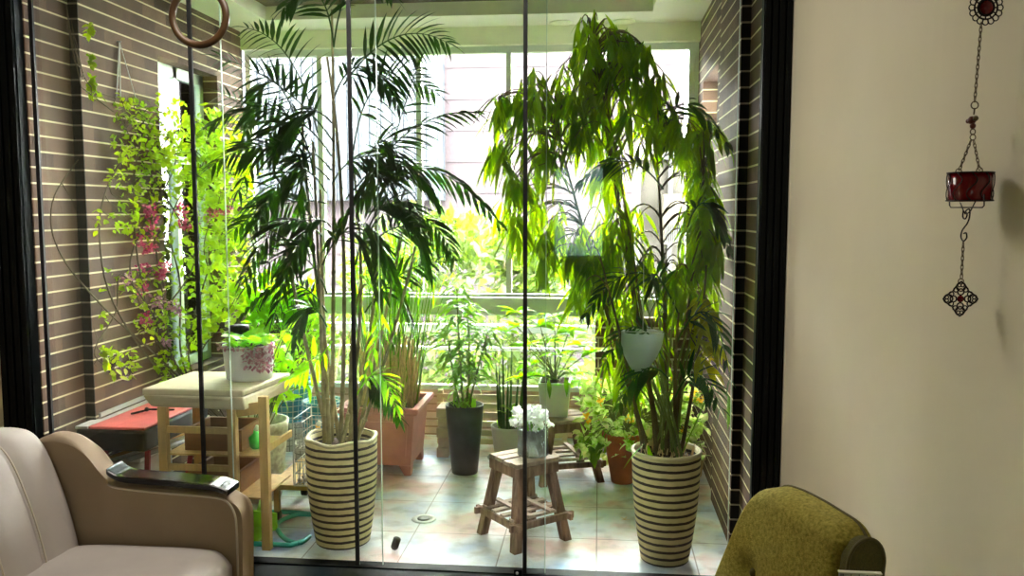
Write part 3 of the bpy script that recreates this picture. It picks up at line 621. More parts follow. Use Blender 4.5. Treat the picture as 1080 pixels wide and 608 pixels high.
for cx, cy, n, mm in [(157, 222, 16, 0), (160, 235, 8, 0), (192, 222, 12, 0), (195, 237, 16, 0), (145, 255, 8, 0), (157, 262, 14, 0), (168, 290, 22, 0), (173, 282, 14, 0), (152, 285, 10, 0), (135, 295, 8, 1), (226, 225, 12, 0), (150, 305, 8, 0), (165, 318, 16, 1), (180, 322, 10, 1), (153, 336, 12, 0), (176, 362, 12, 1), (158, 246, 8, 0), (238, 222, 6, 0), (186, 328, 8, 1), (218, 232, 6, 1)]:
    c_ = VP(cx, cy, -.1)
    for k in range(n * 3):
        (fm if mm else fl).leaf(c_ + rv() * .026, rv(), rnd(.015, .026), .018, .2, rnd(-1, 1), 2)
fl.build('blossoms', M['pink'], t); tag(fm.build('faded_blossoms', M['mauve'], t), 'faded mauve blossom clusters')
t = thing('wall_string', XX(126, 42, XL + .012), 'thin white string triangle tied to nail on left brick wall', 'string')
mb = MB(); a = XX(126, 44, XL + .012)
for x, y in ((127, 102), (123, 103), (144, 106)): mb.tube([a, XX(x, y, XL + .012)], .0032 if x < 140 else .002, 5)
mb.build('string', M['white'], t); mb = MB(); mb.tube([a + V((-.02, 0, 0)), a + V((.008, 0, 0))], .003, 6); mb.build('nail', M['grey'], t)

# ---- pink square planter with cut reeds
def sqpot(t, c, w0, w1, h, m):
    mb = MB(); f = .055
    def sq(w): return [(c[0] - w, c[1] - w), (c[0] + w, c[1] - w), (c[0] + w, c[1] + w), (c[0] - w, c[1] + w)]
    mb.hexa(sq(w0), f, h - .04, sq(w1)); mb.hexa(sq(w1 + .018), h - .04, h - .025, sq(w1 + .03)); 
    # rim as four bars
    W = w1 + .03; I = w1 - .005
    for q in ([(c[0] - W, c[1] - W), (c[0] + W, c[1] - W), (c[0] + I, c[1] - I), (c[0] - I, c[1] - I)], [(c[0] + W, c[1] - W), (c[0] + W, c[1] + W), (c[0] + I, c[1] + I), (c[0] + I, c[1] - I)],
              [(c[0] + W, c[1] + W), (c[0] - W, c[1] + W), (c[0] - I, c[1] + I), (c[0] + I, c[1] + I)], [(c[0] - W, c[1] + W), (c[0] - W, c[1] - W), (c[0] - I, c[1] - I), (c[0] - I, c[1] + I)]): mb.hexa(q, h - .025, h)
    o = mb.build('planter_body', m, t, bevel=.004)
    pn = MB(); g = .03
    k0 = w0 + (w1 - w0) * .15; k1 = w0 + (w1 - w0) * .85
    pn.hexa([(c[0] - k0 + g, c[1] - k0 - .006), (c[0] + k0 - g, c[1] - k0 - .006), (c[0] + k0 - g, c[1] - k0 + .004), (c[0] - k0 + g, c[1] - k0 + .004)], .11, h - .08,
            [(c[0] - k1 + g, c[1] - k1 - .006), (c[0] + k1 - g, c[1] - k1 - .006), (c[0] + k1 - g, c[1] - k1 + .004), (c[0] - k1 + g, c[1] - k1 + .004)])
    pn.build('front_panel', m, t, bevel=.002)
    for sx in (-1, 1):
        for sy in (-1, 1):
            ft = MB(); ax, ay = c[0] + sx * (w0 - .033), c[1] + sy * (w0 - .033)
            bx, by = c[0] + sx * (w0 - .018), c[1] + sy * (w0 - .018)
            ft.hexa([(bx - .018, by - .018), (bx + .018, by - .018), (bx + .018, by + .018), (bx - .018, by + .018)], 0, f, [(ax - .034, ay - .034), (ax + .034, ay - .034), (ax + .034, ay + .034), (ax - .034, ay + .034)]); ft.build('foot', m, t)
    so = MB(); so.hexa(sq(w1 - .01), h - .042, h - .024); so.build('soil', M['soil'], t)
pk = (-1.19, 4.67)
t = thing('reed_planter', (pk[0], pk[1], 0), 'dusty pink square planter of cut papyrus reeds beside dark tall pot', 'potted plant')
sqpot(t, pk, .17, .195, .385, M['pinkpot'])
mb = MB(); gm = MB(); gl = MB()
for k in range(190):
    a = rnd(0, 6.28); r_ = .185 * math.sqrt(random.random()); p = V((pk[0] + max(-.17, min(.17, r_ * math.cos(a))), pk[1] + max(-.17, min(.17, r_ * math.sin(a))), .36)); h = rnd(.22, .42); q = p + V((rnd(-.05, .05), rnd(-.05, .05), h)); mb.tube([p, q], rnd(.004, .007), 6, .004)
for k in range(60):
    a = rnd(0, 6.28); r_ = .15 * math.sqrt(random.random()); p = V((pk[0] + .03 + r_ * math.cos(a), pk[1] + r_ * math.sin(a) * .9, .36)); h = rnd(.6, 1.05); q = p + V((rnd(-.15, .22), rnd(-.1, .1), h)); gm.tube(bez(p, (p + q) / 2 + rv() * .03, q, 6), .004, 5, .002)
    if k % 2 == 0:
        for j in range(9):
            b2 = rnd(0, 6.28); gl.leaf(q, V((math.cos(b2), math.sin(b2), rnd(.0, .8))), rnd(.08, .16), .009, .5, 0, 3)
    else:
        for j in range(3): gl.leaf(p.lerp(q, rnd(.5, .9)), V((rnd(-.4, .4), rnd(-.4, .4), 1)), rnd(.12, .25), .012, .1, rnd(-1, 1), 3)
mb.build('cut_reeds', M['reed'], t); gm.build('green_stems', M['midleaf'], t); gl.build('foliage', M['bright'], t)
mb = MB(); p = V((pk[0] - .05, pk[1] - .12, .37))
for k in range(14): mb.leaf(p + V((rnd(-.04, .04), rnd(-.03, .03), rnd(0, .12))), V((rnd(-.6, .6), rnd(-.6, 0), 1)), rnd(.06, .12), .02, .7)
mb.build('yellow_leaves', M['ficus_y'], t)

# ---- dark tall pot with narrow leaves
bc = (-.735, 4.60)
t = thing('potted_dracaena', (bc[0], bc[1], 0), 'slate black tapered pot with arching narrow-leaved plant in centre', 'potted plant')
pot(t, bc, 0, .385, .073, .107, M['darkpot'], th=.008)
mb = MB(); lf = MB(); stems = [((482, 425), (478, 395), (470, 340)), ((490, 425), (495, 380), (492, 325)), ((495, 425), (505, 385), (515, 350)), ((486, 425), (484, 360), (482, 305))]
for a, b_, c_ in stems:
    q = bez(V((bc[0] + (a[0] - 488) * .003, bc[1], .35)), U(*b_, 4.6), U(*c_, 4.6), 14); mb.tube(q, .007, 6, .004)
    for i in range(4, 15):
        for k in range(7):
            an = rnd(0, 6.28); lf.leaf(q[i], V((math.cos(an), math.sin(an), rnd(0, .7))), rnd(.11, .18), .021, 1.5, rnd(-.5, .5), 4)
for k in range(24): an = rnd(0, 6.28); lf.leaf(V((bc[0] + rnd(-.04, .06), bc[1] + rnd(-.04, .02), .36)), V((math.cos(an) * .7, math.sin(an) * .7, 1)), rnd(.06, .13), .022, .9)
mb.build('stems', M['gcane'], t); lf.build('foliage', M['greyleaf'], t)

# ---- small grey pot with upright blades
gc = (-.515, 4.88)
t = thing('potted_snake_plant', (gc[0], gc[1], 0), 'upright dark blades in round pale grey pot behind front stool', 'potted plant')
pot(t, gc, .012, .19, .085, .108, M['greypot'], th=.01); mb = MB(); mb.lathe([(.12, 0), (.13, .011), (.08, .012)], gc, 28); mb.build('saucer', M['greypot'], t)
mb = MB()
for x, y in ((522, 385), (530, 370), (540, 372), (548, 392), (553, 400), (526, 400), (536, 395), (556, 380)):
    a = V((gc[0] + (x - 538) * .0035, gc[1] + rnd(-.05, .05), .17)); b_ = U(x, y - 18, 4.88); mb.tube([a, (a + b_) / 2, b_], lambda u: .009 * (1 - u) ** .6 + .001, 6)
mb.build('blades', M['darkblade'], t)
mb = MB()
for k in range(14): an = rnd(0, 6.28); mb.leaf(V((gc[0] + rnd(-.06, .06), gc[1] - .02, rnd(.17, .3))), V((math.cos(an), math.sin(an), 1)), .1, .03, .9)
mb.build('leaves', M['bright'], t)

# ---- stools
def stool(name, c, w, h, rot, label, splay=.045, lw=.04):
    t = thing(name, (c[0], c[1], 0), label, 'stool', None); cs, sn = math.cos(rot), math.sin(rot)
    def P(x, y, z): return V((c[0] + x * cs - y * sn, c[1] + x * sn + y * cs, z))
    for i in range(4):
        y0 = -w + i * (2 * w / 4) + .004; q = [P(-w, y0, 0), P(w, y0, 0), P(w, y0 + 2 * w / 4 - .008, 0), P(-w, y0 + 2 * w / 4 - .008, 0)]
        if i != 1: mb = MB(); mb.hexa([(p.x, p.y) for p in q], h - .018, h)
        else: mb = MB(); mb.hexa([(p.x, p.y) for p in q], h - .022, h - .004)
        mb.build('top_board', M['oldtop'], t, bevel=.002)
    for a, b_ in ((P(-w, -w + .01, 0), P(w, -w + .01, 0)), (P(-w, w - .01, 0), P(w, w - .01, 0)), (P(-w + .01, -w, 0), P(-w + .01, w, 0)), (P(w - .01, -w, 0), P(w - .01, w, 0))):
        mb = MB(); mb.beam(a + V((0, 0, h - .043)), b_ + V((0, 0, h - .043)), .016, .045); mb.build('apron', M['oldwood'], t, bevel=.002)
    lz = h * .30
    for sx in (-1, 1):
        for sy in (-1, 1):
            mb = MB(); a = P(sx * (w - .03), sy * (w - .03), h - .02); b_ = P(sx * (w - .01 + splay), sy * (w - .01 + splay), 0)
            q1 = [P(sx * (w + splay * .8) + i * lw / 2, sy * (w + splay * .8) + j * lw / 2, 0) for i, j in ((-1, -1), (1, -1), (1, 1), (-1, 1))]
            q2 = [P(sx * (w - .035) + i * lw / 2, sy * (w - .035) + j * lw / 2, 0) for i, j in ((-1, -1), (1, -1), (1, 1), (-1, 1))]
            mb.hexa([(p.x, p.y) for p in q1], 0, h - .02, [(p.x, p.y) for p in q2]); mb.build('leg', M['oldwood'], t, bevel=.003)
    wl = w + splay * .55 + .012
    for a, b_ in ((P(-wl - .03, -wl, lz), P(wl + .03, -wl, lz)), (P(-wl - .03, wl, lz), P(wl + .03, wl, lz)), (P(-wl, -wl - .03, lz + .0), P(-wl, wl + .03, lz)), (P(wl, -wl - .03, lz), P(wl, wl + .03, lz))):
        mb = MB(); mb.beam(a, b_, .016, .03); mb.build('stretcher', M['oldwood'], t, bevel=.002)
    for i in range(4):
        yy = -wl + (i + .5) * 2 * wl / 4; mb = MB(); mb.beam(P(-wl, yy, lz + .022), P(wl, yy, lz + .022), .03, .01); mb.build('slat', M['oldtop'], t)
    for i in range(2):
        xx = -wl * .4 + i * wl * .8; mb = MB(); mb.beam(P(xx, -wl, lz + .033), P(xx, wl, lz + .033), .024, .01); mb.build('slat', M['oldtop'], t)
    return t
stool('wooden_stool', (-.325, 3.69), .112, .372, R(40), 'weathered slatted wooden stool carrying glass jar of white blossoms', splay=.028)
stool('wooden_stool', (-.19, 4.60), .125, .335, R(20), 'weathered wooden stool at rear carrying white pot of spiky plant')

# jar of white blossoms on front stool
jc = (-.285, 3.70)
t = thing('glass_vase', (jc[0], jc[1], .373), 'clear glass jar holding white fluffy blossoms on front wooden stool', 'vase')
mb = MB(); mb.lathe([(.064, .373), (.070, .377), (.068, .49), (.065, .495), (.067, .382), (.01, .38)], jc, 28); mb.build('jar', M['hglass'], t)
mb = MB()
for k in range(16): a = rnd(0, 6.28); mb.tube([V((jc[0] + .02 * math.cos(a), jc[1] + .02 * math.sin(a), .4)), V((jc[0] + .035 * math.cos(a), jc[1] + .035 * math.sin(a), .53))], .002, 5)
mb.build('stalks', M['midleaf'], t); mb = MB()
for k in range(46):
    a = rnd(0, 6.28); r_ = .088 * math.sqrt(random.random()); p = V((jc[0] - .01 + r_ * math.cos(a), jc[1] + r_ * math.sin(a), .53 + rnd(-.03, .045)))
    for j in range(14): mb.leaf(p, rv(), .022, .02, .2, rnd(-1, 1), 2)
mb.build('blossoms', M['whitefl'], t)

# white pot on rear stool
wc = (-.235, 4.62)
t = thing('potted_schefflera', (wc[0], wc[1], .336), 'white square pot with star-shaped bright leaves on rear stool', 'potted plant')
mb = MB()
def sq(w): return [(wc[0] - w, wc[1] - w), (wc[0] + w, wc[1] - w), (wc[0] + w, wc[1] + w), (wc[0] - w, wc[1] + w)]
mb.hexa(sq(.072), .336, .525, sq(.088)); mb.build('pot', M['whitepot'], t, bevel=.004); mb = MB(); mb.hexa(sq(.075), .525, .53); mb.build('soil', M['soil'], t)
mb = MB(); lf = MB()
for x, y in ((545, 345), (555, 365), (570, 345), (585, 335), (600, 350), (560, 385), (590, 375), (612, 365), (550, 400), (545, 330), (535, 350), (605, 395), (578, 362), (566, 398), (597, 410), (625, 372)):
    b_ = U(x, y, 4.6 + rnd(-.12, .12)); a = V((wc[0] + rnd(-.02, .02), wc[1], .53)); q = bez(a, (a + b_) / 2 + V((0, 0, .02)), b_, 8); mb.tube(q, .0045, 6, .0025)
    for k in range(9): an = 6.28 * k / 9 + rnd(-.2, .2); lf.leaf(b_, V((math.cos(an), math.sin(an) * .7, rnd(.0, .7))), rnd(.08, .125), .04, .8, rnd(-.5, .5), 4)
mb.build('stems', M['gcane'], t); lf.build('foliage', M['bright'], t)
mb = MB()
for x, y in ((578, 410), (596, 408)): mb.leaf(U(x, y - 10, 4.5), V((.1, -.1, -1)), .11, .035, .1)
mb.build('hanging_leaves', M['midleaf'], t)

# terracotta pot bush with yellow flowers
tc_ = (.135, 4.52)
t = thing('potted_lantana', (tc_[0], tc_[1], 0), 'terracotta pot with bushy variegated plant and yellow flowers between rear stool and right striped pot', 'potted plant')
pot(t, tc_, 0, .27, .06, .105, M['terra'], lip=.008)
mb = MB(); lf = MB(); fl = MB()
for k in range(210):
    p = U(rnd(612, 745), rnd(400, 482), 4.52 + rnd(-.2, .15)); 
    if (p.x - tc_[0]) > .40: continue
    a = V((tc_[0] + rnd(-.04, .04), tc_[1] + rnd(-.03, .03), .24)); mb.tube(bez(a, (a + p) / 2 + V((0, 0, .08)), p, 5), .003, 5, .0015)
    for j in range(4): lf.leaf(p + rv() * .015, rv() + V((0, -.3, .2)), rnd(.05, .085), rnd(.03, .045), .6, rnd(-1, 1), 3)
    if k % 8 == 0:
        for j in range(12): fl.leaf(p + V((0, -.06, .03)) + rv() * .012, rv(), .026, .02, .1, 0, 2)
        fl.build('flower', M['yfl'], t); fl = MB()
mb.build('stems', M['gcane'], t); lf.build('foliage', M['varieg'], t)
mb = MB(); a = U(628, 480, 4.4)
for k in range(10): mb.leaf(a + V((rnd(-.05, .05), rnd(-.05, .05), rnd(-.02, .1))), V((rnd(-.6, .6), rnd(-.5, 0), -.5)), .09, .045, .6)
mb.tube([V((tc_[0] - .05, tc_[1], .25)), a + V((.05, 0, .12)), a], .004, 6); mb.build('hanging_leaves', M['midleaf'], t)

# small tan pot by the right wall
sc = (.535, 4.66)
t = thing('small_pot', (sc[0], sc[1], 0), 'small tan pot on the floor against right brick wall', 'pot')
pot(t, sc, 0, .125, .035, .052, M['tanpot'], lip=.004, th=.006, depth=.02)

# ------------------------------------------------------------------ wooden work table and what it carries
t = thing('work_table', (-1.7, 3.6, 0), 'pale wooden work table with thick top and shelves at left', 'table')
ZT = .70
mb = MB(); q = [(-1.93, 3.395), (-1.485, 3.395), (-1.425, 3.80), (-1.90, 3.80)]; q0 = [(-1.905, 3.42), (-1.475, 3.395), (-1.435, 3.79), (-1.88, 3.78)]
mb.hexa(q0, ZT - .085, ZT - .03, q); mb.hexa(q, ZT - .03, ZT); mb.build('table_top', M['wood_top'], t, bevel=.008)
for (x, y, z1) in ((-1.862, 3.44, ZT - .085), (-1.552, 3.44, ZT - .085), (-1.86, 3.75, ZT - .085), (-1.408, 3.43, ZT - .03)):
    B(x - .019, x + .019, y - .016, y + .016, 0, z1).build('leg', M['wood'], t, bevel=.002)
B(-1.843, -1.571, 3.432, 3.448, .500, .528).build('rail', M['wood'], t); B(-1.843, -1.571, 3.432, 3.448, .335, .362).build('rail', M['wood'], t)
B(-1.843, -1.571, 3.432, 3.448, .18, .206).build('rail', M['wood'], t)
mb = MB(); mb.beam((-1.533, 3.44, .60), (-1.427, 3.43, .62), .012, .05); mb.beam((-1.432, 3.447, .42), (-1.42, 3.78, .42), .012, .03); mb.build('side_rail', M['wood'], t)
for z in (.22, .405): B(-1.86, -1.43, 3.45, 3.78, z - .008, z).build('shelf', M['wood'], t)
t = thing('wooden_drawer_box', (-1.68, 3.6, .406), 'brown wooden drawer box on upper shelf of work table', 'box')
mb = MB(); mb.box(-1.80, -1.54, 3.5, 3.515, .406, .50); mb.box(-1.80, -1.54, 3.72, 3.735, .406, .50); mb.box(-1.80, -1.785, 3.515, 3.72, .406, .50); mb.box(-1.555, -1.54, 3.515, 3.72, .406, .50); mb.box(-1.785, -1.555, 3.515, 3.72, .406, .416)
mb.build('box_body', M['drawer'], t)
t = thing('wooden_drawer_box', (-1.68, 3.6, .221), 'brown wooden drawer box on lower shelf of work table', 'box')
mb = MB(); mb.box(-1.79, -1.55, 3.5, 3.515, .221, .315); mb.box(-1.79, -1.55, 3.72, 3.735, .221, .315); mb.box(-1.79, -1.775, 3.515, 3.72, .221, .315); mb.box(-1.565, -1.55, 3.515, 3.72, .221, .315); mb.box(-1.775, -1.565, 3.515, 3.72, .221, .231); mb.build('box_body', M['drawer'], t)
def gridbasket(label, x0, x1, y0, y1, z0, z1, n=7, name='wire_basket'):
    t = thing(name, ((x0 + x1) / 2, (y0 + y1) / 2, z0), label, 'basket'); mb = MB(); r_ = .0022
    for z in (z0 + r_, (z0 + z1) / 2, z1): mb.tube([(x0, y0, z), (x1, y0, z), (x1, y1, z), (x0, y1, z)], r_ * 1.3, 5, closed=True)
    for i in range(n + 1):
        x = x0 + (x1 - x0) * i / n; y = y0 + (y1 - y0) * i / n
        mb.tube([(x, y0, z1), (x, y0, z0 + r_), (x, y1, z0 + r_), (x, y1, z1)], r_, 4); mb.tube([(x0, y, z1), (x0, y, z0 + r_), (x1, y, z0 + r_), (x1, y, z1)], r_, 4)
    mb.build('wire_mesh', M['wire'], t); return t
gridbasket('white wire basket of pebbles on bottom of work table, by its right leg', -1.385, -1.245, 3.72, 3.96, .19, .30)
gridbasket('empty white wire basket stacked above pebble basket, right of work table', -1.385, -1.245, 3.72, 3.96, .36, .46)
# small low cart carrying baskets
t = thing('caster_board', (-1.38, 3.94, 0), 'wooden caster board on black wheels beneath tile pots', 'cart')
B(-1.52, -1.24, 3.73, 4.16, .162, .185).build('board', M['wood'], t); 
for (x, y) in ((-1.49, 3.76), (-1.27, 3.76), (-1.27, 4.13), (-1.49, 4.13)):
    B(x - .012, x + .012, y - .012, y + .012, .05, .162).build('post', M['wood'], t)
    mb = MB(); mb.tube([(x - .012, y, .026), (x + .012, y, .026)], .026, 16); mb.build('wheel', M['seal'], t)
t = thing('basket_rack', (-1.315, 3.84, .187), 'thin wire rack holding two baskets right of work table', 'rack')
mb = MB()
for x in (-1.39, -1.24):
    for y in (3.715, 3.965): mb.tube([(x, y, .187), (x, y, .5)], .003, 6)
for z in (.187, .356, .5):
    zz = z + .001; mb.tube([(-1.39, 3.715, zz), (-1.24, 3.715, zz), (-1.24, 3.965, zz), (-1.39, 3.965, zz)], .0025, 5, closed=True)
mb.build('frame', M['wire'], t)
random.seed(3)
for k in range(22):
    x = -1.37 + (k % 5) * .028 + rnd(-.004, .004); y = 3.745 + (k // 5) * .045 + rnd(-.004, .004); mb = MB(); mb.org = (x, y, .195); mb.ball((x, y, .209), .0135, 8, .8, 1, 1.2)
    o = mb.build('pebble', M['pebble']); tag(o, 'pale rounded pebble in wire basket right of work table', 'pebble', 'pebbles in the wire basket')
for x, y, z, nm, m, lab in ((-1.50, 3.56, .406, 'green_scoop', 'green', 'bright green plastic scoop on upper shelf of work table'), (-1.30, 3.80, .372, 'yellow_bottle', 'yellow', 'small yellow bottle in upper wire basket')):
    t = thing(nm, (x, y, z), lab, 'garden tool' if 'scoop' in nm else 'bottle'); mb = MB(); mb.lathe([(.02, z), (.028, z + .01), (.032, z + .05), (.012, z + .068), (.01, z + .085)], (x, y), 16); mb.build('body', M[m], t)
    mb = MB(); mb.tube([(x, y, z + .08), (x + .01, y, z + .1)], .011, 10); mb.build('cap', M['white'], t)

# kalanchoe pot on table
kc = (-1.565, 3.66)
t = thing('potted_kalanchoe', (kc[0], kc[1], ZT + .001), 'white round pot with pink trailing blooms and green leaves on work table', 'potted plant')
pot(t, kc, ZT + .001, .155, .1, .114, M['whitepot'], th=.008, depth=.02)
lf = MB()
for k in range(80): a = rnd(0, 6.28); r_ = .08 * math.sqrt(random.random()); lf.leaf(V((kc[0] + r_ * math.cos(a), kc[1] + r_ * math.sin(a), .835 + rnd(0, .05))), V((math.cos(a), math.sin(a), rnd(.2, 1))), rnd(.05, .09), .04, .8, rnd(-.5, .5), 3)
lf.build('foliage', M['bright'], t); lf = MB()
for k in range(230):
    a = rnd(-1.35, -.2) if k % 3 else rnd(-2.9, -.2); zz = rnd(.76, .86) if k % 3 else .855; r_ = .117 + rnd(0, .02); p = V((kc[0] + r_ * math.cos(a), kc[1] + r_ * math.sin(a), zz + (rnd(-.02, .0) if k % 3 else 0))); lf.leaf(p, rv() + V((0, 0, -.4)), .02, .016, .2, 0, 2)
lf.build('trailing_blooms', M['mauve'], t)
# black lidded jar behind it on the table
t = thing('black_canister', (-1.78, 3.72, ZT + .001), 'small dark canister behind white pot on work table', 'canister')
cx, cy = -1.63, 3.765; t.location = (cx, cy, ZT + .001)
mb = MB(); mb.lathe([(.04, ZT + .001), (.042, ZT + .01), (.042, ZT + .20), (.03, ZT + .21)], (cx - .02, cy - .005), 20); mb.build('body', M['char'], t); mb = MB(); mb.lathe([(.044, ZT + .2), (.044, ZT + .225), (.02, ZT + .23)], (cx - .02, cy - .005), 20); mb.build('lid', M['seal'], t)

# red box on stand
t = thing('red_topped_box', (-2.08, 3.8, 0), 'charcoal metal box with faded red lid on dark red legs by left brick wall', 'box')
mb = MB(); q = [(-2.29, 3.47), (-1.965, 3.47), (-1.945, 4.05), (-2.255, 4.08), (-2.255, 3.62), (-2.29, 3.585)]; q1 = [(x * .95 - .105, y * .96 + .15) for x, y in q]; mb.hexa(q1, .395, .492, q); mb.build('box_body', M['char'], t, bevel=.012)
mb = MB(); mb.hexa([(-2.29, 3.585), (-2.255, 3.62), (-2.255, 4.08), (-2.21, 4.08), (-2.235, 3.475), (-2.29, 3.475)], .494, .506); tag(mb.build('rim_strip', M['greypot'], t), 'cream strip along the wall side'); q = [(-2.23, 3.475), (-1.97, 3.475), (-1.95, 4.05), (-2.205, 4.08)]; mb = MB(); mb.hexa(q, .494, .508); lid_ = mb.build('lid', M['red'], t, bevel=.005)
mb = MB(); mb.tube([(-2.16, 3.70, .511), (-2.10, 3.76, .52), (-2.0, 3.80, .511)], .005, 6); mb.ball((-2.11, 3.75, .522), .011, 8); mb.build('lid_handle', M['seal'], lid_)
for a, b_ in (((-2.0, 3.55, .385), (-2.05, 3.60, 0)), ((-1.99, 3.98, .385), (-2.05, 3.95, 0)), ((-2.21, 3.56, .385), (-2.19, 3.6, 0)), ((-2.2, 4.0, .385), (-2.18, 3.97, 0))):
    mb = MB(); mb.beam(a, b_, .022, .012, V((0, 1, 0))); mb.build('leg', M['darkred'], t)
# ledge strip along the wall
struct('trim_4', B(XL + .001, XL + .012, 3.62, 4.26, .512, .53), M['greypot'])
# clutter of poles on a crate below the box
t = thing('storage_crate', (-2.16, 3.78, 0), 'low pale grey storage crate under red-topped box', 'crate')
B(-2.25, -2.085, 3.63, 3.93, 0, .30).build('crate_body', M['greypot'], t, bevel=.01); B(-2.254, -2.081, 3.626, 3.934, .302, .32).build('crate_lid', M['white'], t, bevel=.004)
for nm, a, b_, r_, m, lab, cat in (('broom_handle', (-2.20, 3.46, .332), (-1.94, 4.25, .332), .011, 'white', 'white broom handle lying on crate beneath red-topped box', 'broom'),
                        ('metal_pipe', (-2.15, 3.44, .334), (-1.92, 4.12, .334), .013, 'grey', 'grey metal pipe lying on crate beneath red-topped box', 'pipe'),
                        ('wooden_stake', (-2.235, 3.52, .33), (-2.02, 4.25, .33), .009, 'wood', 'pale wooden stake lying on crate beneath red-topped box', 'stake')):
    mb = MB(); mb.org = a; mb.tube([a, b_], r_, 10); tag(mb.build(nm, M[m]), lab, cat)
t = thing('spray_gun', (-2.15, 3.68, .321), 'small chrome watering nozzle on crate beneath red-topped box', 'nozzle')
mb = MB(); mb.tube([(-2.24, 3.68, .36), (-2.20, 3.66, .37)], .018, 12); mb.tube([(-2.235, 3.68, .322), (-2.235, 3.68, .36)], .014, 10); mb.build('body', M['wire'], t)

# tile and crackle pots at left back
def tub(name, c, z0, h, r0, r1, m, label, uvm=False, **k):
    t = thing(name, (c[0], c[1], z0), label, 'pot'); pot(t, c, z0, h, r0, r1, m, uvm=uvm, th=.016, depth=.06, **k); return t
tub('crackled_planter', (-1.705, 4.08), .0, .40, .105, .15, M['crackle'], 'large cream crackled round planter behind work table')
t = thing('mosaic_planter', (-1.93, 5.02, 0), 'round blue mosaic tile planter on white tile base with bushy plant', 'potted plant')
mc = (-1.90, 5.0)
mb = MB(); mb.lathe([(.12, 0), (.125, .01), (.125, .17), (.12, .174)], mc, 32); mb.uv = cyl_uv(mc, .12); mb.build('tile_base', M['whitetile'], t)
pot(t, mc, .176, .24, .125, .16, M['bluetile'], uvm=True, th=.02, depth=.05)
mb = MB(); lf = MB()
for k in range(260):
    d = rv().normalized() * rnd(.4, 1); p = V((mc[0] - .02 + d.x * .30, min(5.22, mc[1] + d.y * .2), .78 + d.z * .30)); mb.tube([V((mc[0], mc[1], .37)), (V((mc[0], mc[1], .4)) + p) / 2 + rv() * .03, p], .003, 4, .0015)
    for j in range(5): lf.leaf(p + rv() * .02, rv() + V((0, -.3, .3)), rnd(.05, .09), rnd(.03, .045), .6, rnd(-1, 1), 3)
mb.build('stems', M['twig'], t); lf.build('foliage', M['bright'], t)
tub('blue_tile_tub', (-1.63, 4.86), 0, .33, .11, .125, M['bluetile'], 'empty blue tile tub in front of the mosaic planter at left back', True)
tub('white_tile_tub', (-1.565, 4.46), 0, .19, .085, .10, M['whitetile'], 'small white tile tub behind caster board', True)
t = thing('leafy_shrub', (-1.70, 4.08, .34), 'bright green arching leafy plant growing in crackled planter', 'plant')
lf = MB(); mb = MB()
for k in range(26):
    b_ = U(rnd(262, 335), rnd(335, 415), 4.05 + rnd(-.2, .2)); a = V((-1.705 + rnd(-.06, .06), 4.08 + rnd(-.06, .06), .342)); q = bez(a, (a + b_) / 2 + V((0, 0, .08)), b_, 6); mb.tube(q, .004, 5, .002)
    for j in range(9): lf.leaf(q[2 + j // 2], rv() + V((0, 0, .3)), rnd(.07, .13), rnd(.025, .04), .9, rnd(-1, 1), 4)
mb.build('stems', M['gcane'], t); lf.build('foliage', M['bright'], t)

# coiled hose, green tray
t = thing('garden_hose', (-1.4, 3.7, .01), 'coiled teal garden hose on tiles beside work table', 'hose')
hp = [(252, 545), (275, 540), (300, 540), (326, 542), (333, 543), (314, 543), (297, 549), (292, 556), (298, 566), (308, 572), (318, 572), (326, 566), (318, 571), (300, 577), (284, 580), (262, 578), (245, 575), (236, 565)]
pts = [Z(x, y, .012) for x, y in hp]; q = []
for i in range(len(pts) - 1):
    p0 = pts[max(0, i - 1)]; p1 = pts[i]; p2 = pts[i + 1]; p3 = pts[min(len(pts) - 1, i + 2)]
    for k in range(6):
        u = k / 6; q.append(.5 * ((2 * p1) + (p2 - p0) * u + (2 * p0 - 5 * p1 + 4 * p2 - p3) * u * u + (3 * p1 - p0 - 3 * p2 + p3) * u ** 3))
for p in q: p.y = max(p.y, 3.46); p.z = .0105
mb = MB(); mb.tube(q, .0105, 10); mb.build('hose', M['hose'], t)
mb = MB(); mb.tube([q[-1], q[-1] + (q[-1] - q[-3]).normalized() * .04], .014, 10); mb.build('hose_end', M['seal'], t)
t = thing('lime_scoop', (-1.55, 3.56, 0), 'lime green plastic dustpan on the tiles under work table', 'dustpan')
mb = MB(); mb.hexa([(-1.64, 3.50), (-1.47, 3.47), (-1.45, 3.62), (-1.62, 3.66)], .012, .02); mb.build('pan', M['lime'], t)
mb = MB(); mb.hexa([(-1.65, 3.655), (-1.44, 3.615), (-1.44, 3.63), (-1.65, 3.67)], .012, .09); mb.build('back_lip', M['lime'], t); mb = MB(); mb.tube([(-1.54, 3.65, .06), (-1.56, 3.74, .10)], .011, 10); mb.build('handle', M['lime'], t)
mb = MB(); mb.box(-1.63, -1.46, 3.52, 3.60, 0, .011); mb.build('foot', M['lime'], t)

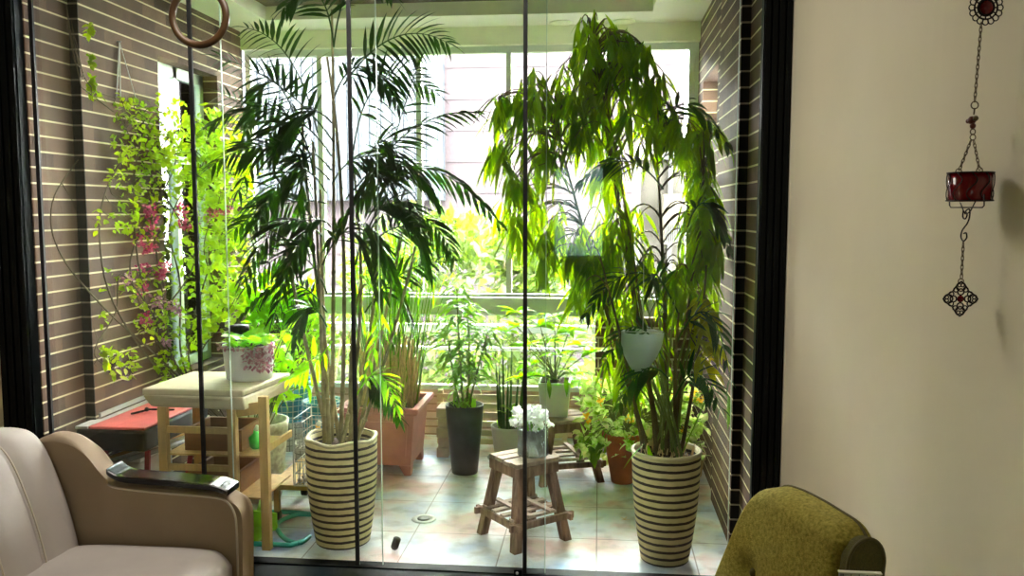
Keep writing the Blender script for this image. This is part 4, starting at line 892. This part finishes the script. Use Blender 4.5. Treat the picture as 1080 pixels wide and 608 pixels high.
# floor drain and scrub pad
d_ = Z(447, 548); t = thing('floor_drain', d_, 'round metal floor drain set in balcony tiles', 'drain')
mb = MB(); mb.lathe([(.058, .0), (.056, .004), (.038, .005), (.036, .002)], (d_.x, d_.y), 32); mb.build('collar', M['whitepot'], t)
mb = MB(); mb.lathe([(.030, .003), (.030, .006), (.01, .007)], (d_.x, d_.y), 24); mb.build('cap', M['grey'], t)
p = Z(417, 582); p.y = max(3.46, p.y); t = thing('door_stop_brush', (p.x, p.y, 0), 'small black ribbed brush lying on tiles by the glass track', 'brush')
mb = MB(); mb.tube([p + V((-.006, .012, .016)), p + V((0, 0, .03)), p + V((.010, -.004, .058))], .0165, 12); mb.build('brush', M['seal'], t)
for x, y, a in ((655, 549, .2), (771, 558, -.1)):
    p = Z(x, y, .004); mb = MB(); mb.org = p; 
    for k in range(3): mb.leaf(p + V((k * .012, 0, 0)), V((math.cos(a + k), math.sin(a + k), .03)), .05, .008, .05)
    tag(mb.build('fallen_leaf', M['reed']), 'dry curled leaf on the tiles ' + ('left of right striped pot' if x < 700 else 'right of right striped pot'), 'leaf')

# slatted pallet, clay slabs behind the dark pot
t = thing('slatted_crate', (-.55, 5.12, 0), 'pale wooden slatted crate against parapet behind dark pot', 'crate')
for i in range(6): B(-.98, -.18, 5.06, 5.075, .03 + i * .055, .065 + i * .055).build('slat', M['wood_top'], t, bevel=.002)
for x in (-.96, -.58, -.2): B(x - .015, x + .015, 5.0755, 5.11, 0, .36).build('post', M['wood_top'], t)
for k in range(5):
    z = k * .06; o = B(-.945 + .01 * (k % 2), -.875 + .01 * (k % 2), 4.86, 5.0, z + .001, z + .057); o.org = (-.93, 4.93, z); o = o.build('clay_slab', M['purple'], None, bevel=.004)
    tag(o, ['clay slab between pink planter and dark pot, lowest of its stack', 'clay slab between pink planter and dark pot, second from stack bottom', 'clay slab between pink planter and dark pot, middle of its stack', 'clay slab between pink planter and dark pot, second from stack top', 'clay slab between pink planter and dark pot, topmost of its stack'][k], 'slab', 'stack of clay slabs')

# solid cone put in for a room reflection in the glass, wires added
t = thing('reflection_cone', U(680, 350, 3.5), 'translucent white cone put in for a room reflection, in foliage above right striped pot', 'reflection')
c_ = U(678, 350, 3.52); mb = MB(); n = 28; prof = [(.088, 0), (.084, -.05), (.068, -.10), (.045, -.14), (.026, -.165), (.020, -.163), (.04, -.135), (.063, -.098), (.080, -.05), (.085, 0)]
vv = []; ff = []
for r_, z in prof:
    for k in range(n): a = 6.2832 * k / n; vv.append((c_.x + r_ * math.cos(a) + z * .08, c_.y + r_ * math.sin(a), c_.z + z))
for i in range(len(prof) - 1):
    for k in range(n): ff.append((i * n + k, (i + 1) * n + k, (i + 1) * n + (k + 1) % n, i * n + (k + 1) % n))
mb.add(vv, ff, True); mb.build('reflection_body', M['milk'], t)
mb = MB(); mb.tube([c_ + V((0, 0, -.005)), c_ + V((0, .01, .35))], .0015, 5); mb.tube([c_ + V((-.084, 0, -.001)), c_ + V((.084, 0, -.001))], .002, 5); mb.build('added_hanger', M['wire'], t)

# recessed ceiling lights
for px, py, lab in ((592, 27, 'round recessed ceiling light over the fig, left one of two'), (657, 28, 'round recessed ceiling light over the fig, right one of two')):
    p = Z(px, py, CEIL); t = thing('ceiling_light', p, lab, 'ceiling light', 'recessed ceiling lights')
    mb = MB(); mb.lathe([(.045, CEIL - .006), (.07, CEIL - .004), (.07, CEIL), (.045, CEIL)], (p.x, min(5.25, p.y)), 28); mb.build('rim', M['cornice'], t)
    mb = MB(); mb.lathe([(.01, CEIL - .005), (.044, CEIL - .005), (.044, CEIL)], (p.x, min(5.25, p.y)), 28); mb.build('lens', M['white'], t)

# ------------------------------------------------------------------ wooden gym ring hanging in the room
rc = U(210, 17, 3.12)
t = thing('gym_ring', rc, 'brown wooden gym ring hanging before glass at upper left', 'ring')
mb = MB(); ax = V((1, -.02, .0)).normalized(); ay = V((0, 0, 1)); mb.tube([rc + (ax * math.cos(a) + ay * math.sin(a)) * .1055 for a in [6.2832 * i / 48 for i in range(48)]], .0135, 14, closed=True); mb.build('hoop', M['ring'], t)
mb = MB(); mb.beam(rc + V((0, 0, .085)), V((rc.x, rc.y, 2.75)), .022, .003, V((0, 1, 0))); mb.build('strap', M['strap'], t)

# ------------------------------------------------------------------ hanging lantern on right wall
HX = .662
def L_(px, py): return XX(px, py, HX)
fx = V((math.cos(YAW) , -.0, 0)); ex = (_M @ V((1, 0, 0))).normalized(); ez = V((0, 0, 1)); sc_ = L_(1023, 198).y / F
t = thing('hanging_lantern', L_(1023, 198), 'red glass tealight lantern with black filigree medallions hanging on right wall', 'lantern')
def chain(a, b_, r_=.0009, w=.0023, parent=None, name='chain', m='brass'):
    a, b_ = V(a), V(b_); L = (b_ - a).length; n = max(2, int(L / .0075)); mb = MB(); d = (b_ - a).normalized()
    for i in range(n):
        c0 = a + d * (L * (i + .5) / n); s1 = (ex if i % 2 else ex.cross(ez)); hl = L / n * .72
        mb.tube([c0 + d * (hl * math.cos(k * 6.2832 / 10)) + s1 * (w * math.sin(k * 6.2832 / 10)) for k in range(10)], r_, 4, closed=True)
    return mb.build(name, M[m], parent)
def ringm(c0, r_, th, mb, n=20, sx=1): mb.tube([c0 + ex * (r_ * sx * math.cos(k * 6.2832 / n)) + ez * (r_ * math.sin(k * 6.2832 / n)) for k in range(n)], th, 6, closed=True)
P = L_
mc_ = P(1040, 8); mb = MB()
for k in range(16): a = 6.2832 * k / 16; ringm(mc_ + ex * (13.6 * sc_ * math.cos(a)) + ez * (13.6 * sc_ * math.sin(a)), 2.9 * sc_, .0011, mb, 10)
ringm(mc_, 11 * sc_, .0016, mb, 28)
for k in range(12): a = 6.2832 * k / 12; mb.tube([mc_ + (ex * math.cos(a) + ez * math.sin(a)) * 7 * sc_, mc_ + (ex * math.cos(a) + ez * math.sin(a)) * 11 * sc_], .0014, 5)
ringm(mc_, 7.5 * sc_, .0022, mb, 24)
md_ = mb.build('medallion', M['iron'], t); mb = MB(); mb.ball(mc_, 6.6 * sc_, 14, 1, 1, .6); mb.build('gem', M['redgem'], md_)
chain(P(1035, 24), P(1028, 107), parent=t); mb = MB(); ringm(P(1028, 111), 3.6 * sc_, .0011, mb, 14); mb.tube([P(1028, 114), P(1027, 121)], .0015, 5); mb.build('link', M['brass'], t)
for dx, dy, r_, m in ((-1, 127, 4.2, 'bead'), (-5, 128, 2.4, 'bead'), (3, 125, 2.8, 'brass'), (0, 133, 3, 'bead')): mb = MB(); mb.ball(P(1026 + dx, dy), r_ * sc_, 10); mb.build('bead', M[m], t)
mb = MB(); ringm(P(1026, 139), 2.6 * sc_, .001, mb, 12); ringm(P(1026, 145), 2.8 * sc_, .001, mb, 12); mb.build('link', M['brass'], t)
chain(P(1024, 148), P(1012, 179), parent=t); chain(P(1027, 148), P(1033, 179), parent=t)
mb = MB(); ringm(P(1011, 181), 3 * sc_, .001, mb, 12); ringm(P(1033, 180), 3 * sc_, .001, mb, 12); mb.build('link', M['brass'], t)
cc = P(1023, 198); r_ = 20.5 * sc_
mb = MB(); mb.lathe([(r_ * .9, cc.z - 14 * sc_), (r_ * .96, cc.z - 12 * sc_), (r_, cc.z + 14 * sc_), (r_ * .9, cc.z + 14 * sc_), (r_ * .86, cc.z - 10 * sc_), (.002, cc.z - 11 * sc_)], (cc.x, cc.y), 28); mb.build('glass_cup', M['redgem'], t)
mb = MB()
for zz in (14.6, -13): mb.tube([V((cc.x + (r_ + .001) * math.cos(a), cc.y + (r_ + .001) * math.sin(a), cc.z + zz * sc_)) for a in [6.2832 * i / 28 for i in range(28)]], .0014, 6, closed=True)
for k in range(10):
    a0 = 6.2832 * k / 10; q = []
    for i in range(13):
        u = i / 12; a = a0 + .22 * math.sin(u * 6.2832); q.append(V((cc.x + (r_ + .0012) * math.cos(a), cc.y + (r_ + .0012) * math.sin(a), cc.z + (14 - 27 * u) * sc_)))
    mb.tube(q, .001, 5)
mb.build('filigree_band', M['iron'], t)
mb = MB(); mb.tube([P(1001.5, 186), P(1001.5, 217), P(1003, 219), P(1036, 219), P(1038, 217), P(1038, 205)], .0013, 6); mb.tube([P(1012, 212), P(1016, 222), P(1018, 226)], .0012, 6); mb.tube([P(1029, 212), P(1024, 222), P(1020, 226)], .0012, 6)
mb.build('wire_cradle', M['iron'], t)
def arc(pts, r0, m_, nm): q = []; 
mb = MB(); sp_ = [(1016, 222), (1015.5, 229), (1018, 231), (1020, 227), (1018.5, 223), (1022.5, 221), (1022.5, 229), (1020, 236), (1015, 243), (1013.5, 250), (1016, 254.5), (1019.5, 251), (1019, 246), (1016.5, 246.5)]
pts = [P(*p) for p in sp_]; q = []
for i in range(len(pts) - 1):
    p0 = pts[max(0, i - 1)]; p1 = pts[i]; p2 = pts[i + 1]; p3 = pts[min(len(pts) - 1, i + 2)]
    for k in range(5): u = k / 5; q.append(.5 * ((2 * p1) + (p2 - p0) * u + (2 * p0 - 5 * p1 + 4 * p2 - p3) * u * u + (3 * p1 - p0 - 3 * p2 + p3) * u ** 3))
mb.tube(q + [pts[-1]], .0014, 6); mb.build('scroll_hook', M['iron'], t)
chain(P(1016, 256), P(1014, 294), parent=t); mb = MB(); ringm(P(1013.5, 297), 2.8 * sc_, .001, mb, 12); mb.build('link', M['brass'], t)
mc_ = P(1013, 315.5); mb = MB()
for k in range(4):
    a = 1.5708 * k; u = ex * math.cos(a) + ez * math.sin(a); v = ex * -math.sin(a) + ez * math.cos(a)
    for dist, rr in ((12.5, 4.6), (7.2, 3.2)): ringm(mc_ + u * dist * sc_, rr * sc_, .0014, mb, 14)
    for s_ in (-1, 1):
        ringm(mc_ + (u * 9.5 + v * s_ * 5) * sc_, 2.5 * sc_, .0012, mb, 10); ringm(mc_ + (u * 14 + v * s_ * 1.6) * sc_, 1.8 * sc_, .0011, mb, 10)
    mb.tube([mc_ + u * 18 * sc_, mc_ + (u * 13 + v * 5) * sc_, mc_ + (u * 8 + v * 8) * sc_], .0014, 5); mb.tube([mc_ + u * 18 * sc_, mc_ + (u * 13 - v * 5) * sc_, mc_ + (u * 8 - v * 8) * sc_], .0014, 5)
md_ = mb.build('diamond_medallion', M['iron'], t); mb = MB(); mb.ball(mc_, 3.6 * sc_, 12, 1, 1, .6); mb.build('gem', M['redgem'], md_)
top = P(1040, 8); hz = 1.98; chain(top + V((0, 0, 16.5 * sc_)), V((top.x, top.y, hz - .01)), parent=t)
t = thing('wall_hook', (RX + .03, top.y, hz), 'small black hook on right wall holding the lantern chain', 'hook')
mb = MB(); mb.tube([(RX + .034, top.y, hz), (top.x + .01, top.y, hz), (top.x, top.y, hz - .006), (top.x - .008, top.y, hz + .004)], .003, 8); mb.build('hook_arm', M['iron'], t); mb = MB(); mb.tube([(RX + .028, top.y, hz), (RX + .0345, top.y, hz)], .014, 14); mb.build('hook_plate', M['iron'], t)

# ------------------------------------------------------------------ sofa
AY0, AY1 = 2.45, 2.535
t = thing('sofa', (-1.5, 1.75, 0), 'beige velvet sofa with channelled back and black lacquered arm cap', 'sofa')
def catmull(P_, n=6):
    q = []
    for i in range(len(P_) - 1):
        p0 = P_[max(0, i - 1)]; p1 = P_[i]; p2 = P_[i + 1]; p3 = P_[min(len(P_) - 1, i + 2)]
        for k in range(n): u = k / n; q.append(tuple(.5 * ((2 * p1[j]) + (p2[j] - p0[j]) * u + (2 * p0[j] - 5 * p1[j] + 4 * p2[j] - p3[j]) * u * u + (3 * p1[j] - p0[j] - 3 * p2[j] + p3[j]) * u ** 3) for j in range(len(p1))))
    return q + [tuple(P_[-1])]
def W2(px, py): p = U(px, py, AY0); return (p.x, p.z)
top_ = catmull([W2(20, 476), W2(44, 462), W2(64, 462), W2(82, 473), W2(99, 493), W2(114, 507), W2(130, 512), W2(180, 517), W2(225, 521), W2(240, 526), W2(248, 540), W2(250, 560)])
bot = [(top_[-1][0], .10), (-2.0, .10), (-2.0, top_[0][1] - .1)]
def armmesh(y0, y1, name):
    """rounded slab: outline in XZ, softly rounded in Y"""
    out = list(top_) + bot; cx = sum(p[0] for p in out) / len(out); n = len(out); mb = MB(); rings = []
    for k, (yy, ins) in enumerate(((y0 + .0, .018), (y0 + .006, .006), (y0 + .02, 0), (y1 - .02, 0), (y1 - .006, .006), (y1, .018))):
        rg = []
        for i, (x, z) in enumerate(out):
            a = out[i - 1]; b_ = out[(i + 1) % n]; dx, dz = b_[0] - a[0], b_[1] - a[1]; l = math.hypot(dx, dz) or 1
            rg.append(V((x - dz / l * -1 * -ins if False else x + (dz / l) * -ins * -1 * -1, yy, z - (-dx / l) * ins * -1 * -1 * -1 if False else z - (dx / l) * ins * (1 if dx > 0 else 0))))
        rings.append(rg)
    mb.add([p for rg in rings for p in rg], [tuple(range(n)), tuple(range(5 * n, 6 * n))[::-1]] + [(r_ * n + i, (r_ + 1) * n + i, (r_ + 1) * n + (i + 1) % n, r_ * n + (i + 1) % n) for r_ in range(5) for i in range(n)], True)
    o = mb.build(name, M['sofa_arm'], t); o.data.shade_smooth() if hasattr(o.data, 'shade_smooth') else None
    for pl in o.data.polygons:
        if len(pl.vertices) > 4: pl.use_smooth = False
    return o
arm1 = armmesh(AY0, AY1, 'arm')
# second arm (toward the camera, out of the picture)
arm2 = armmesh(.42, .50, 'arm')
# lacquered cap following the arm top
cp = [p for p in catmull([W2(113, 500), W2(118, 504), W2(132, 509), W2(180, 513), W2(222, 517), W2(236, 521), W2(240, 523)], 5)]
for y0, y1 in ((AY0 - .006, AY1 + .002), (.415, .505)):
    mb = MB(); n = len(cp); th = .017
    vv = []
    for yy, e in ((y0, .003), (y0 + .005, 0), (y1 - .005, 0), (y1, .003)):
        for x, z in cp: vv.append((x, yy, z + th - e))
        for x, z in reversed(cp): vv.append((x, yy, z - .002 + e))
    m2 = 2 * n; ff = [tuple(range(m2)), tuple(range(3 * m2, 4 * m2))[::-1]] + [(r_ * m2 + i, (r_ + 1) * m2 + i, (r_ + 1) * m2 + (i + 1) % m2, r_ * m2 + (i + 1) % m2) for r_ in range(3) for i in range(m2)]
    mb.add(vv, ff); o = mb.build('arm_cap', M['lacquer'], arm1 if y0 > 1 else arm2, bevel=.004)
# piping along arm front
mb = MB(); mb.tube([V((x, AY0 - .002, z - .012)) for x, z in top_[30:]] + [V((top_[-1][0], AY0 - .002, .12))], .0035, 6); mb.build('arm_piping', M['piping_pale'], arm1)
# back rest : channelled surface
bp = catmull([W2(88, 578), W2(86, 566), W2(76, 530), W2(64, 497), W2(54, 474), W2(44, 459), W2(33, 451), W2(14, 449), (W2(0, 452)[0], W2(0, 452)[1]), (W2(0, 452)[0] - .06, W2(0, 452)[1] - .06)], 4)
Y0, Y1 = .56, AY0 - .006; seams = [Y1 - .17 * i - .0 for i in range(12)]; seams = [s_ for s_ in seams if s_ > Y0] + [Y0]
NY = 132; vv = []; ff = []; nb = len(bp)
for j in range(NY + 1):
    y = Y1 + (Y0 - Y1) * j / NY; k = (Y1 - y) / .17; fk = k - math.floor(k); puff = (1 - abs(2 * fk - 1) ** 3.2) * .02
    for i, (x, z) in enumerate(bp):
        a = bp[max(0, i - 1)]; b_ = bp[min(nb - 1, i + 1)]; dx, dz = b_[0] - a[0], b_[1] - a[1]; l = math.hypot(dx, dz)
        yy = y - .10 * max(0, (z - .43)) * 0
        vv.append((x + dz / l * (puff - .012), yy, z - dx / l * (puff - .012)))
for j in range(NY):
    for i in range(nb - 1): ff.append((j * nb + i, j * nb + i + 1, (j + 1) * nb + i + 1, (j + 1) * nb + i))
base = len(vv)
# back and ends closing
bx = -2.0
for y in (Y1, Y0): vv += [(bx, y, bp[-1][1]), (bx, y, .12), (bp[0][0], y, .12)]
ff += [tuple(list(range(nb)) + [base, base + 1, base + 2])[::-1], tuple([NY * nb + i for i in range(nb)] + [base + 3, base + 4, base + 5]), (nb - 1, (NY + 1) * nb - 1, base + 3, base), (base, base + 3, base + 4, base + 1), (base + 1, base + 4, base + 5, base + 2), (base + 2, base + 5, NY * nb, 0)]
mb = MB(); mb.add(vv, ff, True); sofa_back = mb.build('backrest', M['sofa'], t); o = sofa_back
for pl in o.data.polygons:
    if len(pl.vertices) > 4 or pl.index >= (NY * (nb - 1)): pl.use_smooth = False
mb = MB()
for s_ in seams[1:-1]: mb.tube([V((x + .001, s_, z + .001)) for x, z in bp[1:30]], .0028, 6)
mb.build('channel_piping', M['piping_pale'], sofa_back)
# seat cushion: soft slab
sx0, sx1 = W2(88, 570)[0] - .02, -1.118; NX = 30; NYc = 50; vv = []; ff = []
def zs(u, v): # u across depth, v along width
    e = (min(u, 1 - u) * 8); e = min(1, e); f = min(1, min(v, 1 - v) * 22); return .425 - .045 * (1 - e) ** 2.2 * (1 if u > .5 else .2) - .02 * (1 - f) ** 2 + .008 * math.sin(u * 3.14) + .0025 * noise.noise(V((u * 3, v * 9, 0)))
for j in range(NYc + 1):
    for i in range(NX + 1):
        u, v = i / NX, j / NYc; x = sx0 + (sx1 - sx0) * u; vv.append((x + (.012 * math.sin(3.14 * v) if u > .9 else 0), Y1 + (Y0 - Y1) * v, zs(u, v)))
for j in range(NYc):
    for i in range(NX): a = j * (NX + 1) + i; ff.append((a, a + NX + 1, a + NX + 2, a + 1))
b0 = len(vv); edge = [i for i in range(NX + 1)] + [(j * (NX + 1) + NX) for j in range(1, NYc + 1)] + [NYc * (NX + 1) + i for i in range(NX - 1, -1, -1)] + [j * (NX + 1) for j in range(NYc - 1, 0, -1)]
for e in edge: x, y, z = vv[e]; vv.append((x, y, .26))
ne = len(edge)
for i in range(ne): ff.append((edge[i], edge[(i + 1) % ne], b0 + (i + 1) % ne, b0 + i))
ff.append(tuple(b0 + i for i in range(ne)))
mb = MB(); mb.add(vv, ff, True); mb.build('seat_cushion', M['sofa'], t)
B(sx0 + .05, sx1 - .015, Y0, Y1, .10, .258).build('base', M['sofa_arm'], t, bevel=.01)
for x, y in ((-1.95, .47), (-1.16, .47), (-1.95, 2.52), (-1.16, 2.52)):
    mb = MB(); mb.tube([(x, y, 0), (x, y, .105)], .018, 12, .026); mb.build('leg', M['lacquer'], t)

# ------------------------------------------------------------------ olive armchair
t = thing('armchair', (.45, 1.7, 0), 'olive green tweed button-back armchair by right wall', 'armchair')
A0 = V((.262, 2.03, 0)); A1 = V((.452, 1.63, 0)); ud = (A1 - A0); wd = ud.length; ud.normalize(); nd = V((-ud.y, ud.x, 0)); nd = nd if nd.x > 0 else -nd
hs = catmull([(0, .40), (.05, .49), (.13, .60), (.22, .70), (.31, .79), (.40, .838), (.52, .85), (.68, .85), (.82, .845), (.93, .838), (1.0, .815)], 4)
def topz(s_):
    for i in range(len(hs) - 1):
        if hs[i][0] <= s_ <= hs[i + 1][0]: f = (s_ - hs[i][0]) / (hs[i + 1][0] - hs[i][0] + 1e-9); return hs[i][1] * (1 - f) + hs[i + 1][1] * f
    return hs[-1][1]
z_b = .38; TH = .088; NS, NZ = 56, 48; buttons = [(.42, .655), (.80, .60), (.60, .48)]
def sfc(s_, r_, side):
    z = z_b + (topz(s_) - z_b) * r_; ed = min(s_ * wd, (1 - s_) * wd, (topz(s_) - z)) ; rd = .032
    inset = rd - math.sqrt(max(0, rd * rd - max(0, rd - ed) ** 2)) if side == 0 else (.022 - math.sqrt(max(0, .022 ** 2 - max(0, .022 - ed) ** 2)))
    lean = (z - z_b) * .12
    d = lean + (inset if side == 0 else TH - inset)
    if side == 0:
        d -= .012 * math.sin(min(1, s_) * 3.14)
        for bs, bz in buttons: q_ = ((s_ - bs) * wd) ** 2 + (z - bz) ** 2; d += .017 * math.exp(-q_ / .0011) + .006 * math.exp(-q_ / .005)
    return A0 + ud * (s_ * wd) + nd * (d - .04) + V((0, 0, z))
vv = []; ff = []
for side in (0, 1):
    for j in range(NZ + 1):
        for i in range(NS + 1):
            s_ = .5 - .5 * math.cos(math.pi * i / NS); r_ = math.sin(math.pi / 2 * j / NZ); vv.append(sfc(s_, r_, side))
n1 = (NS + 1) * (NZ + 1)
for j in range(NZ):
    for i in range(NS):
        a = j * (NS + 1) + i; ff.append((a, a + 1, a + NS + 2, a + NS + 1)); b_ = a + n1; ff.append((b_, b_ + NS + 1, b_ + NS + 2, b_ + 1))
edge = [i for i in range(NS + 1)] + [j * (NS + 1) + NS for j in range(1, NZ + 1)] + [NZ * (NS + 1) + i for i in range(NS - 1, -1, -1)] + [j * (NS + 1) for j in range(NZ - 1, 0, -1)]
for i in range(len(edge)): a, b_ = edge[i], edge[(i + 1) % len(edge)]; ff.append((b_, a, a + n1, b_ + n1))
mb = MB(); mb.add(vv, ff, True); mb.build('backrest', M['olive'], t)
# dark end panel with piping: rounded end of the back
mb = MB(); n = 18; pr = []
ce = A1 + nd * (TH / 2 - .032)
zt = .832
def endpt(a, off): return ce + ud * (off + .004) + nd * (.12 * (zt - z_b) * .9 + math.cos(a) * (TH / 2 + .0)) + V((0, 0, (zt - .058) + math.sin(a) * .052))
outl = [endpt(math.pi * (1 - k / n), .0) for k in range(n + 1)]
bl = ce - nd * (TH / 2) + V((0, 0, z_b)); brr = ce + nd * (TH / 2 + .02) + V((0, 0, z_b)); poly = [bl] + outl + [brr]
vv = [p - ud * .01 for p in poly] + [p + ud * .012 for p in poly]; m = len(poly)
mb.add(vv, [tuple(range(m))[::-1], tuple(range(m, 2 * m))] + [(i, (i + 1) % m, m + (i + 1) % m, m + i) for i in range(m)]); tag(mb.build('side_panel', M['olive_dark'], t, bevel=.003), 'dark olive end panel')
mb = MB(); mb.tube([p + ud * .012 for p in poly], .0035, 6); mb.build('side_piping', M['piping'], t)
mb = MB(); q = [sfc(.5 - .5 * math.cos(math.pi * i / NS), 1, 1) for i in range(NS + 1)]; mb.tube([sfc(0, k / 10, 1) for k in range(10)] + q, .0035, 6); mb.build('back_piping', M['piping'], t)
for bs, bz in buttons[:2]:
    mb = MB(); c0 = sfc(bs, (bz - z_b) / (topz(bs) - z_b), 0); mb.ball(c0 - nd * .001, .011, 12, 1, .8, .8); mb.build('button', M['olive_dark'], t)
# seat, arms and legs (below the picture)
def obox(s0, s1, n0, n1_, z0, z1, nm, m='olive', bv=.03):
    q = [A0 + ud * s0 + nd * n0, A0 + ud * s1 + nd * n0, A0 + ud * s1 + nd * n1_, A0 + ud * s0 + nd * n1_]; mb = MB(); mb.hexa([(p.x, p.y) for p in q], z0, z1); mb.build(nm, M[m], t, bevel=bv)
obox(-.02, wd + .0, -.50, .045, .18, .40, 'seat'); 
for s0, n0 in ((.03, -.45), (wd - .06, -.45), (.03, 0), (wd - .06, 0)):
    p = A0 + ud * s0 + nd * n0; mb = MB(); mb.tube([p, p + V((0, 0, .19))], .012, 12, .02); mb.build('leg', M['lacquer'], t)

# box on a small side table at the lower edge of the view
tb = U(905, 606, 1.36)
t = thing('side_table', (tb.x, tb.y, 0), 'small dark side table in front of olive armchair', 'table')
zt_ = tb.z - .105
mb = MB(); mb.lathe([(.10, zt_ - .02), (.13, zt_ - .015), (.13, zt_), (.05, zt_ + .0005)], (tb.x + .0, tb.y - .0), 36); mb.build('table_top', M['lacquer'], t)
mb = MB(); mb.lathe([(.10, 0), (.10, .015), (.018, .03), (.018, zt_ - .02), (.03, zt_ - .019)], (tb.x, tb.y), 24); mb.build('pedestal', M['lacquer'], t)
t = thing('trinket_box', (tb.x, tb.y, zt_ + .001), 'ivory edged box with black and white woven side in front of olive armchair', 'box')
p0, p1 = U(885, 604, 1.33), U(931, 606, 1.33)
x0_, x1_ = p0.x, p1.x; yf = 1.33; ztop = p0.z
def f_uv(me, off):
    uv = me.uv_layers.new(name='uv')
    for pl in me.polygons:
        for l in pl.loop_indices: c = me.vertices[me.loops[l].vertex_index].co; uv.data[l].uv = (c.x + c.y, c.z)
mb = B(x0_ + .002, x1_ - .002, yf + .001, yf + .009, zt_ + .001, ztop - .0027); mb.uv = f_uv; mb.build('box_body', M['pattern'], t); B(x0_, x1_, yf, yf + .010, ztop - .0025, ztop).build('lid', M['ivory'], t, bevel=.001)
